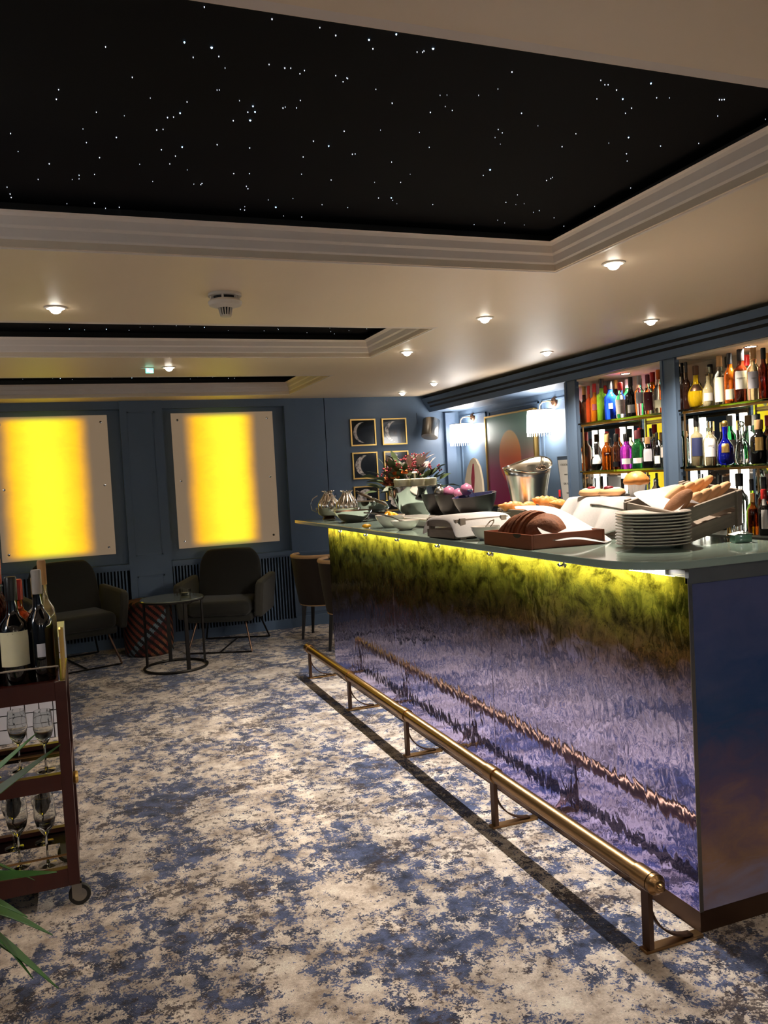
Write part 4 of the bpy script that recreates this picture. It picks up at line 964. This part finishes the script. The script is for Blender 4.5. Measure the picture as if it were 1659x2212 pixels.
obj('rim_ring', G().tube([(.166 * math.cos(a), .166 * math.sin(a), .213) for a in [2 * PI * i / 36 for i in range(36)]], .004, 8, True), 'chrome', t)
obj('handle', G().tube([(-.10, .13, .19), (-.118, .15, .20), (-.118, .15, .16), (-.10, .13, .15)], .006, 8), 'gold', t)
obj('ice_tray', G().lathe([(1e-4, .206), (.158, .206)], 32), 'chrome', t)
for i in range(6):
    a = 2 * PI * i / 6 + .3; tj = thing('yoghurt_jar', 'cream coloured yoghurt jar in the chrome ice bowl, %s' % ('at the back', 'back left', 'front left', 'at the front', 'front right', 'back right')[i], 'jar', (.36 + .098 * math.cos(a), 2.85 + .098 * math.sin(a), ZT + .208), group='yoghurt jars in the ice bowl')
    obj('jar_body', G().lathe([(1e-4, 0), (.040, 0), (.042, .034)], 20), 'jar', tj); obj('jar_lid', G().lathe([(.0445, .033), (.0445, .050), (.041, .053), (1e-4, .053)], 20), 'jar', tj)
t = thing('bowl_centre_knob', 'slim white knobbed pin in the middle of the jars', 'knob', (.36, 2.85, ZT + .207))
obj('pin', G().tube([(0, 0, 0), (0, 0, .085)], .006, 10), 'plastic', t); obj('knob', G().lathe([(1e-4, .083), (.016, .086), (.018, .092), (.012, .098), (1e-4, .1)], 16), 'plastic', t)

# black bowls with onions
for i, (x, y, r, inn, lb) in enumerate(((.36, 2.52, .095, 'bblack', 'black glazed bowl next to the chrome ice bowl'), (.34, 2.26, .105, 'bblack', 'middle black glazed bowl of pink onions'), (.33, 1.95, .118, 'bblue', 'black glazed bowl with blue lining near the wine cooler'))):
    bowl((x, y, ZT + .03), r, .135, 'bblack', lb, inner=inn, group='black glazed bowls', rot=(.0, -.12, 0) if i == 2 else (0, 0, 0), name='bowl')
tag(obj('bowl_stand', G().rbox(.24, .45, 1.82, 2.60, ZT + .0005, ZT + .022, .004, 1), 'blackwood', sharp=30), 'low black wooden stand under the black bowls', 'stand')
for i, (x, y, z, r, mt_, lb) in enumerate(((.35, 2.46, .175, .034, 'steel', 'shiny grey foil wrapped ball in the black bowls'), (.31, 2.25, .175, .036, 'onion', 'pink onion in the middle black bowl, left one'), (.33, 2.17, .165, .034, 'onion', 'pink onion in the middle black bowl, right one'), (.31, 2.03, .188, .036, 'onion', 'pink and white onion in the bowl with blue lining'))):
    t = thing('onion', lb, 'onion', (x, y, ZT + z - .03), group='onions in the black bowls'); obj('bulb', G().lathe([(1e-4, 0), (r * .6, r * .2), (r, r * .9), (r * .75, r * 1.55), (r * .25, r * 1.8), (1e-4, r * 1.95)], 18), mt_, t, sharp=180); obj('root', G().lathe([(r * .2, r * .06), (r * .15, -.004), (1e-4, -.005)], 8), 'jar', t)
for lb, lc_, ly_ in (('steel', (.28, 1.98, ZT + .19), 1.2),):
    spoon((.27, 1.90, ZT + .185), (0, .25, .9), 'steel spoon leaning on the black bowl with blue lining', .13, 'chrome')

# arched marbled board, wine cooler, flowers
t = thing('serving_board', 'upright arched white marbled board with a maroon streak', 'board', (.47, 2.28, ZT + .0005), rot=(0, .06, .35))
poly = [(-.072, 0), (-.075, .15), (-.066, .24), (-.048, .31), (-.02, .355), (0, .365), (.02, .355), (.048, .31), (.066, .24), (.075, .15), (.072, 0)]
obj('slab', G().prism(poly, 'x', 0, .016), pm('marbled_white', (150, 142, 128), .25, var=.2, scale=9, stretch=(1, 4, 1)), t, sharp=20, bev=.002)
obj('streak', G().prism([(.01, .0), (.014, .10), (.008, .16), (.016, .25), (.004, .33), (-.006, .33), (-.012, .25), (-.006, .16), (-.014, .08), (-.01, 0)], 'x', -.001, .001), pm('maroon_vein', (104, 40, 52), .3, var=.4, scale=30), t, sharp=0)
t = thing('wine_cooler', 'polished silver wine cooler with a high curved back', 'wine cooler', (.45, 1.625, ZT + .0005), rz=.42)
n = 48; rows = []
prof = [(0.0, .082), (.02, .086), (.3, .092), (.65, .108), (.88, .124), (1.0, .134)]
for k, r in prof:
    row = []
    for i in range(n + 1):
        a = 2 * PI * i / n; H = .302 + .032 * math.cos(a - .5) + .012 * math.cos(2 * a)
        row.append((r * math.cos(a) * 1.0, r * math.sin(a) * .82, k * H))
    rows.append(row)
obj('bucket', G().grid(rows), pm('satin_silver', (226, 222, 212), .24, 1.0, var=.03), t, sharp=60, solid=.003)
obj('bucket_floor', G().lathe([(1e-4, .002), (.085, .002)], 40, sy=.82), 'chrome', t)
obj('lip', G().tube([rows[-1][i] for i in range(n)], .004, 8, True), 'chrome', t)
for k, (cx_, rr) in enumerate(((-.014, .012), (.014, .012), (0, .016))):
    obj('crest_ring', G().tube([(.119 - .02 * (.7 * math.sin(a) * rr / .05) * -1 - .006, cx_ + rr * math.cos(a), .288 + rr * .7 * math.sin(a)) for a in [2 * PI * i / 20 for i in range(20)]], .0014, 5, True), 'bronze', t)
t = thing('flower_arrangement', 'autumn flower arrangement with red berries, silver leaves and orange blooms', 'flowers', (.45, 3.18, ZT + .0005))
obj('vase', G().lathe([(1e-4, 0), (.05, 0), (.062, .06), (.058, .12), (.05, .14), (.046, .14), (.05, .06), (1e-4, .01)], 24), 'bronze', t)
lf = G().grid([[(-.0, 0, 0), (0, 0, 0)], [(-.016, .02, .004), (.016, .02, .004)], [(-.022, .045, .007), (.022, .045, .007)], [(-.014, .072, .004), (.014, .072, .004)], [(0, .095, -.004), (0.0005, .095, -.004)]])
lsrc = {}
def leafpart(kind, p, rot, s_):
    if kind not in lsrc:
        lsrc[kind] = obj('leaf', lf, kind, t, sharp=180); o = lsrc[kind]; o.location = p; o.rotation_euler = rot; o.scale = (s_,) * 3
    else: share(lsrc[kind], 'leaf', t, p, rot, (s_,) * 3)
stems = G(); bz = G()
for i in range(170):
    a = rnd.uniform(0, 2 * PI); el = rnd.uniform(.1, 1.35); L = rnd.uniform(.10, .25) * (1.25 - .25 * el)
    p = Vector((math.cos(a) * math.cos(el) * L * .9, math.sin(a) * math.cos(el) * L * 1.25, .15 + math.sin(el) * L * 1.0))
    leafpart('leaf' if (el < .75 or i % 3 == 0) else 'leaf2', p, (el * .9 + rnd.uniform(-.4, .4), rnd.uniform(-.5, .5), a - PI / 2 + rnd.uniform(-.5, .5)), rnd.uniform(.8, 1.3))
    if i % 4 == 0: stems.tube([(0, 0, .10), tuple(p * .6 + Vector((0, 0, .06))), tuple(p)], .0022, 5)
for i in range(26):
    a = rnd.uniform(0, 2 * PI); el = rnd.uniform(.6, 1.4); L = rnd.uniform(.23, .29)
    p = Vector((math.cos(a) * math.cos(el) * L, math.sin(a) * math.cos(el) * L * 1.3, .15 + math.sin(el) * L)); stems.tube([(0, 0, .12), tuple(p * .7 + Vector((0, 0, .04))), tuple(p)], .0016, 5)
    for j in range(5): bz.ball(tuple(p + Vector((rnd.uniform(-.02, .02), rnd.uniform(-.02, .02), rnd.uniform(-.03, .015)))), .0068, 8, 6)
o = obj('stems', stems, 'leaf', t); o['kind'] = 'stuff'
o = obj('berries', bz, 'berry', t); o['kind'] = 'stuff'
for i, (p, r, mt_) in enumerate((((-.13, .12, .245), .042, 'orange'), ((-.15, -.02, .25), .036, 'rust'), ((-.13, -.10, .275), .045, 'orange'), ((-.06, .19, .22), .04, 'orange'), ((-.10, -.19, .30), .032, 'orange'), ((-.14, .05, .23), .035, 'rust'))):
    g = G()
    for k in range(3):
        for j in range(9):
            a = 2 * PI * j / 9 + k * .35
            g.ball((p[0] + math.cos(a) * r * (.75 - .22 * k) * .55, p[1] + math.sin(a) * r * (.75 - .22 * k), p[2] + r * .28 * k), r * .34, 7, 5, (1, 1, .7))
    o = obj('bloom', g, mt_, t, sharp=180); o['kind'] = 'stuff'

# croissant crate
crate('croissant_crate', 'grey wooden crate of croissants on white cloth', (.31, 1.34, ZT + .0005), 1.50, .34, .20, .10)
cloth('croissant_liner', 'white napkin lining the croissant crate', [
  [(0.210, 1.505, 1.20), (0.201, 1.439, 1.206), (0.206, 1.360, 1.20), (0.210, 1.281, 1.215), (0.228, 1.215, 1.205)],
  [(0.255, 1.492, 1.195), (0.255, 1.426, 1.185), (0.255, 1.353, 1.18), (0.264, 1.281, 1.20), (0.273, 1.208, 1.19)],
  [(0.318, 1.485, 1.195), (0.318, 1.426, 1.185), (0.318, 1.353, 1.18), (0.318, 1.281, 1.21), (0.327, 1.202, 1.19)],
  [(0.399, 1.479, 1.21), (0.399, 1.419, 1.205), (0.399, 1.340, 1.205), (0.404, 1.268, 1.235), (0.408, 1.195, 1.21)]])
CL = ['largest croissant, at the left of the crate', 'croissant behind the largest one in the crate', 'croissant in the middle of the crate', 'croissant beside the white riser', 'croissant at the back right of the crate']
for i, (x, y, z, rz, sc) in enumerate(((.255, 1.425, 1.220, .2, 1.10), (.345, 1.455, 1.220, 1.2, .85), (.27, 1.315, 1.224, .9, .9), (.34, 1.29, 1.245, -.4, .95), (.365, 1.215, 1.232, .6, .85))):
    g = G(); pts, rs = [], []
    for k in range(25):
        u_ = k / 24; a = (u_ - .5) * 2.4
        pts.append((.062 * math.sin(a) * sc, .06 * (1 - math.cos(a)) * sc, 0)); env = math.sin(PI * min(.97, max(.03, u_))) ** .7
        rs.append(.030 * sc * env * (1 + .10 * (1 if (k % 4) < 2 else -1)))
    g.tube(pts, rs, 12); g.v = [(x_, y_, z_ * .85) for x_, y_, z_ in g.v]
    o = obj('croissant', g, 'pastry', sharp=180); o.location = (x, y, z); o.rotation_euler = (.15, .1, rz); tag(o, 'golden ' + CL[i], 'croissant', 'croissants in the crate')
# little card holder at the corner
t = thing('card_holder', 'small green glass block with a folded white card', 'card holder', (.455, .262, ZT + .0005), rz=-.3)
obj('glass_block', G().rbox(-.03, .03, -.02, .02, 0, .028, .003, 2), pm('green_block', (86, 120, 104), .15, coat=.4), t)
obj('card', G().grid([[(-.034, -.022, .027), (0, -.022, .037), (.034, -.022, .029)], [(-.034, .022, .028), (0, .022, .036), (.034, .022, .029)]]), 'white', t, solid=.001, sharp=0)

# ================================================================ SEATING CORNER
def armchair(loc, rz, label):
    t = thing('armchair', label, 'armchair', loc, rz, group='olive velvet armchairs')
    obj('seat_cushion', G().rbox(-.26, .26, -.30, .22, .30, .43, .05, 4), 'olive', t, sharp=60)
    rows = []
    for k in range(9):
        v = k / 8; z = .36 + v * .485; hw = .30 - .02 * v
        if v > .62: hw *= math.sqrt(max(.0, 1 - ((v - .62) / .39) ** 2)) * .42 + .58
        rows.append([(hw * math.sin(a) / math.sin(1.05), .235 + .10 * v - .10 * (math.cos(1.05) - math.cos(a)) * -1 - .1, z) for a in [1.05 * (i / 6 - 1) for i in range(13)]])
    obj('backrest', G().grid(rows), 'olive', t, sharp=180, solid=.075, sub=1)
    for s_ in (-1, 1):
        q = Matrix.Translation((s_ * .325, 0, .30)) @ Matrix.Rotation(s_ * .10, 4, 'Y')
        g = G(); poly = [(-.24, -.02), (-.26, .20), (-.24, .265), (-.18, .285), (.26, .30), (.30, .30), (.28, -.02)]
        g.prism(poly, 'x', -.035, .035, q)
        obj('armrest', g, 'olivel', t, sharp=50, bev=.02)
    obj('seat_base', G().rbox(-.27, .27, -.26, .26, .25, .31, .02, 2), 'olive', t)
    ft = [(-.27, -.30), (.27, -.30), (.29, .33), (-.29, .33)]
    for x, y in ft: obj('leg', G().tube([(x * .75, y * .65, .27), (x, y, .008)], .008, 8), 'bronze' if y < 0 else 'blkmetal', t)
    obj('floor_bar', G().tube([(ft[0][0], ft[0][1], .008), (ft[1][0], ft[1][1], .008)], .007, 6), 'blkmetal', t)
    obj('floor_bar', G().tube([(ft[3][0], ft[3][1], .008), (ft[2][0], ft[2][1], .008)], .007, 6), 'blkmetal', t)
    obj('cross_bar', G().tube([(0, -.30, .008), (0, .33, .008)], .007, 6), 'blkmetal', t)
armchair((-.50, 5.14, 0), -.42, 'olive velvet armchair under the yellow panel beside the moon pictures')
armchair((-1.74, 5.13, 0), .30, 'olive velvet armchair half hidden behind the drinks trolley')
o = obj('woven_pouf', G().lathe([(1e-4, 0), (.185, 0), (.20, .02), (.204, .2), (.20, .41), (.188, .44), (.16, .455), (1e-4, .458)], 48), 'wovenpouf', sharp=60); o.location = (-1.15, 5.26, .0005)
tag(o, 'cylindrical woven pouf with diagonal terracotta and black stripes', 'pouf')
t = thing('side_table', 'round side table with black ring base and glass top', 'table', (-1.01, 4.55, 0))
obj('ring_base', G().tube([(.237 * math.cos(a), .237 * math.sin(a), .011) for a in [2 * PI * i / 48 for i in range(48)]], .0105, 8, True), 'blkmetal', t)
for k, a in enumerate((2.75, -1.25, .1, 1.65)):
    obj('leg', G()  .box(-.006, .006, -.014, .014, .01, .535, Matrix.Translation((.225 * math.cos(a), .225 * math.sin(a), 0)) @ Matrix.Rotation(a, 4, 'Z')), 'blkmetal', t, sharp=0)
obj('top_ring', G().tube([(.237 * math.cos(a), .237 * math.sin(a), .532) for a in [2 * PI * i / 48 for i in range(48)]], .008, 8, True), 'blkmetal', t)
obj('table_top', G().lathe([(1e-4, .536), (.238, .536), (.242, .541), (.238, .546), (1e-4, .546)], 48), 'tableglass', t)
t = thing('votive_glass', 'small fluted votive glass on the side table', 'votive', (-.90, 4.62, .547))
rows = [[((r + (.002 if i % 2 else 0)) * math.cos(2 * PI * i / 32), (r + (.002 if i % 2 else 0)) * math.sin(2 * PI * i / 32), z) for i in range(33)] for r, z in ((.038, 0), (.044, .05))]
obj('cup', G().grid(rows), 'clear', t, sharp=0, solid=.003); obj('candle', G().lathe([(1e-4, .001), (.03, .001), (.03, .02), (1e-4, .02)], 20), 'jar', t)

def barrel_chair(loc, rz, label):
    t = thing('barrel_chair', label, 'chair', loc, rz, group='barrel chairs at the end of the bar')
    # the shell wraps the back (local -x side); the front is open
    a0, a1 = PI - 1.95, PI + 1.95
    outer = [(.185, .30), (.205, .32), (.225, .45), (.245, .62), (.255, .725)]
    obj('back_shell', G().lathe(outer + [(.235, .735), (.205, .72), (.19, .5), (.18, .42)], 36, None, a0, a1), 'barrel', t, sharp=50)
    obj('top_piping', G().tube([(.245 * math.cos(a), .245 * math.sin(a), .732) for a in [a0 + (a1 - a0) * i / 30 for i in range(31)]], .017, 8), 'rim', t)
    obj('base_piping', G().tube([(.195 * math.cos(a), .195 * math.sin(a), .303) for a in [2 * PI * i / 32 for i in range(32)]], .005, 6, True), 'rim', t)
    obj('seat', G().lathe([(1e-4, .30), (.19, .30), (.195, .40), (.18, .44), (1e-4, .45)], 32), 'barrel', t)
    for sx, sy in ((-1, -1), (-1, 1), (1, -1), (1, 1)):
        obj('leg', G().tube([(sx * .125, sy * .125, .31), (sx * .15, sy * .15, 0)], [.022, .013], 4), 'blackwood', t, sharp=0)
barrel_chair((.335, 5.06, 0), 1.0, 'brown velvet barrel chair farther from the bar end')
barrel_chair((.405, 4.44, 0), .9, 'brown velvet barrel chair half hidden by the bar front')

# ================================================================ LEFT FOREGROUND
TX0, TX1, TY0, TY1 = -2.46, -1.712, 1.01, 1.41
t = thing('drinks_trolley', 'dark mahogany drinks trolley with glass sides and castors', 'trolley', (0, 0, 0))
for x0, x1 in ((TX1 - .036, TX1), (TX0, TX0 + .036)):
    for y0, y1 in ((TY0, TY0 + .03), (TY1 - .03, TY1)):
        obj('corner_post', G().box(x0, x1, y0, y1, .082, .775), 'mahog', t, sharp=0, bev=.002)
for nm, z0, z1 in (('tray_rail', .712, .775), ('middle_rail', .41, .464), ('bottom_rail', .082, .142)):
    for y0, y1 in ((TY0 + .001, TY0 + .027), (TY1 - .027, TY1 - .001)): obj(nm, G().box(TX0 + .036, TX1 - .036, y0, y1, z0, z1), 'mahog', t, sharp=0)
    for x0, x1 in ((TX0 + .002, TX0 + .03), (TX1 - .03, TX1 - .002)): obj(nm, G().box(x0, x1, TY0 + .03, TY1 - .03, z0, z1), 'mahog', t, sharp=0)
obj('tray_board', G().box(TX0 + .03, TX1 - .03, TY0 + .027, TY1 - .027, .755, .768), 'mahog', t, sharp=0)
for z in (.44, .118): obj('glass_shelf', G().box(TX0 + .03, TX1 - .03, TY0 + .027, TY1 - .027, z, z + .008), 'thin', t, sharp=0)
for z in (.535, .186): obj('guard_rail', G().tube([(TX0 + .03, TY0 + .012, z), (TX1 - .03, TY0 + .012, z)], .004, 6), 'brass', t)
obj('gallery_rail', G().tube([(TX0 + .02, TY0 + .01, .776), (TX0 + .02, TY0 + .01, .826), (TX1 - .02, TY0 + .01, .826), (TX1 - .02, TY0 + .01, .776)], .0035, 8), 'chrome', t)
obj('end_handle', G().prism([(TY0 + .02, .775), (TY0 + .02, .945), (TY0 + .035, .95), (TY1 - .08, .905), (TY1 - .06, .89), (TY1 - .06, .775)], 'x', TX1 - .012, TX1 - .006), 'gold', t, sharp=0)
obj('side_knob', G().lathe([(.018, 0), (.022, .008), (.018, .016), (1e-4, .018)], 18, Matrix.Translation((TX1, TY0 + .05, .43)) @ Matrix.Rotation(PI / 2, 4, 'Y')), 'gold', t)
for cx_, cy_ in ((TX1 - .012, TY0 + .02), (TX0 + .02, TY0 + .02), (TX1 - .055, TY1 - .02), (TX0 + .02, TY1 - .02)):
    c_ = obj('castor_fork', G().box(-.016, .016, -.006, .0, .03, .083, Matrix.Translation((cx_, cy_, 0))).box(-.016, .016, .018, .024, .03, .083, Matrix.Translation((cx_, cy_, 0))).box(-.016, .016, -.006, .024, .077, .083, Matrix.Translation((cx_, cy_, 0))), 'steel', t, sharp=0)
    q = Matrix.Translation((cx_ + .008, cy_ + .009, .036)) @ Matrix.Rotation(PI / 2, 4, 'X')
    obj('castor_tyre', G().lathe([(.023, -.009), (.034, -.009), (.036, -.006), (.036, .006), (.034, .009), (.023, .009), (.023, -.009)], 28, q), 'rubber', c_)
    obj('castor_hub', G().lathe([(1e-4, -.008), (.023, -.008), (.023, .008), (1e-4, .008)], 24, q), 'steel', c_)
def wine_glass(loc, label, h=.2, r=.036, down=False):
    t = thing('wine_glass', label, 'glass', loc, group='stemmed glasses in the trolley')
    pr = [(r * .9, .0), (r * .9, .002), (.006, .006), (.0035, .02), (.0035, h * .42), (.012, h * .47), (r * .8, h * .58), (r, h * .72), (r * .93, h * .88), (r * .84, h)]
    pi_ = [(r * .84 - .0012, h), (r * .91, h * .88), (r * .97, h * .72), (r * .76, h * .59), (1e-4, h * .50)]
    obj('glass_form', G().lathe([(1e-4, 0)] + pr + pi_, 20), 'clear', t, sharp=50)
W = 'first second third fourth fifth sixth'.split()
for i in range(5):
    wine_glass((TX1 - .10 - i * .09, TY0 + .10 + .03 * (i % 2), .1265), 'stemmed glass on the trolley bottom shelf, %s from the right' % W[i], .24)
for i in range(5):
    wine_glass((TX1 - .085 - i * .085, TY0 + .11 + .05 * (i % 2), .4485), 'stemmed glass on the trolley middle shelf, %s from the right' % W[i], .21, .033)
for i in range(4):
    wine_glass((TX1 - .12 - i * .10, TY1 - .10, .1265), 'stemmed glass in the back row of the trolley bottom shelf, %s from the right' % W[i], .22)
BT = 'bottles on the trolley top'
bottle((-1.865, 1.10, .769), .050, .36, 'wine', 'g_black', 'capblack', 'black wine bottle with broad cream label on the trolley', (.18, .50, 'jar', 1.0), group=BT)
bottle((-1.785, 1.115, .769), .043, .375, 'wine', 'g_black', 'greyl', 'tall dark bottle with silver collar on the trolley', (.22, .34, 'tile', .3), group=BT)
bottle((-1.772, 1.25, .769), .038, .395, 'wine', 'g_pale', 'cork', 'clear bottle with pale stopper behind the tall dark bottle', None, group=BT)
bottle((-1.925, 1.22, .769), .052, .42, 'squat', 'g_dkamber', 'redcap', 'amber spirit bottle with red cap at the left edge', (.72, .80, 'capblack', 1.2), group=BT, word='DISTILLATION')
bottle((-1.955, 1.10, .769), .042, .31, 'squat', 'g_dkamber', 'redcap', 'short dark amber bottle at the left frame edge', None, group=BT)
bottle((-1.80, 1.335, .769), .036, .33, 'gin', 'g_pale', 'gold', 'short pale bottle with gold cap at the back of the trolley', None, group=BT)
bottle((-1.86, 1.30, .769), .04, .33, 'gin', 'g_red', 'redcap', 'red bottle behind the cream label wine bottle', None, group=BT)
bottle((-2.06, 1.2, .769), .045, .36, 'wine', 'g_black', 'capblack', 'plain black wine bottle just outside the left frame edge', None, group=BT)
# white tiled cube behind the trolley
t = thing('tiled_cube_table', 'white tiled cube table standing behind the drinks trolley', 'table', (0, 0, 0))
PX0, PX1, PY0, PY1, PH = -2.44, -1.775, 3.12, 3.70, .565
obj('core', G().box(PX0, PX1, PY0, PY1, 0, PH), 'black', t, sharp=0)
ts = None; nc, nr = 9, 7; tw = (PX1 - PX0) / nc; th = PH / nr
for face in ('front', 'side'):
    m_ = nc if face == 'front' else 8; tw_ = tw if face == 'front' else (PY1 - PY0) / 8
    for i in range(m_):
        for j in range(nr):
            sx_ = rnd.uniform(.90, .97); sz_ = rnd.uniform(.88, .96)
            p = (PX0 + tw * (i + .5), PY0, th * (j + .5)) if face == 'front' else (PX1, PY0 + tw_ * (i + .5), th * (j + .5))
            ro = (0, rnd.uniform(-.03, .03), 0) if face == 'front' else (rnd.uniform(-.03, .03), 0, PI / 2)
            if ts is None:
                ts = obj('tile', G().box(-.5, .5, -.004, .002, -.5, .5), 'tile', t, sharp=0); o = ts; o.location = p; o.rotation_euler = ro
            else: o = share(ts, 'tile', t, p, ro)
            o.scale = (tw_ * sx_, 1, th * sz_)
obj('top_slab', G().box(PX0 - .004, PX1 + .004, PY0 - .004, PY1 + .004, PH, PH + .012), 'tile', t, sharp=0)
# palm
t = thing('potted_palm', 'green potted palm with long blade leaves at the left foreground', 'plant', (-2.22, .30, 0))
obj('pot', G().lathe([(1e-4, 0), (.10, 0), (.13, .22), (.135, .24), (.12, .24), (.11, .2), (1e-4, .2)], 28), 'terracotta', t)
obj('soil', G().lathe([(1e-4, .205), (.112, .205)], 20), 'blackwood', t)
obj('trunk', G().tube([(0, 0, .2), (.01, .01, .34), (0, .02, .46)], [.022, .018, .014], 10), 'crust', t)
def blade(base, tip, w, sag, mat='palm'):
    b = Vector(base); e = Vector(tip); d = e - b; side = d.cross(Vector((0, 0, 1))).normalized(); rows = []
    for k in range(11):
        u_ = k / 10; p = b + d * u_ + Vector((0, 0, sag * math.sin(PI * u_))); ww = w * min(1, .35 + u_) * min(1, max(.02, (1.01 - u_) / .34)) ** .8
        rows.append([tuple(p - side * ww), tuple(p - Vector((0, 0, ww * .35))), tuple(p + side * ww)])
    obj('leaf', G().grid(rows), mat, t, sharp=180, solid=.0012)
top_ = (0, .02, .46)
for tip, w_, sg in (((.50, .12, .735), .034, .00), ((.445, .12, .775), .030, .00), ((.47, .10, .405), .036, .02), ((.45, .09, .245), .040, .07), ((.455, .08, .105), .046, .10), ((.40, .02, .34), .030, .08),
                    ((.30, .22, .62), .03, .05), ((-.2, .3, .6), .03, .05), ((-.35, 0, .6), .03, .06), ((-.3, -.25, .45), .03, .1), ((.15, -.3, .5), .03, .1), ((.1, .35, .75), .03, .02), ((.40, .04, .17), .034, .16), ((.41, .18, .36), .026, .10)):
    blade(top_, tip, w_, sg)
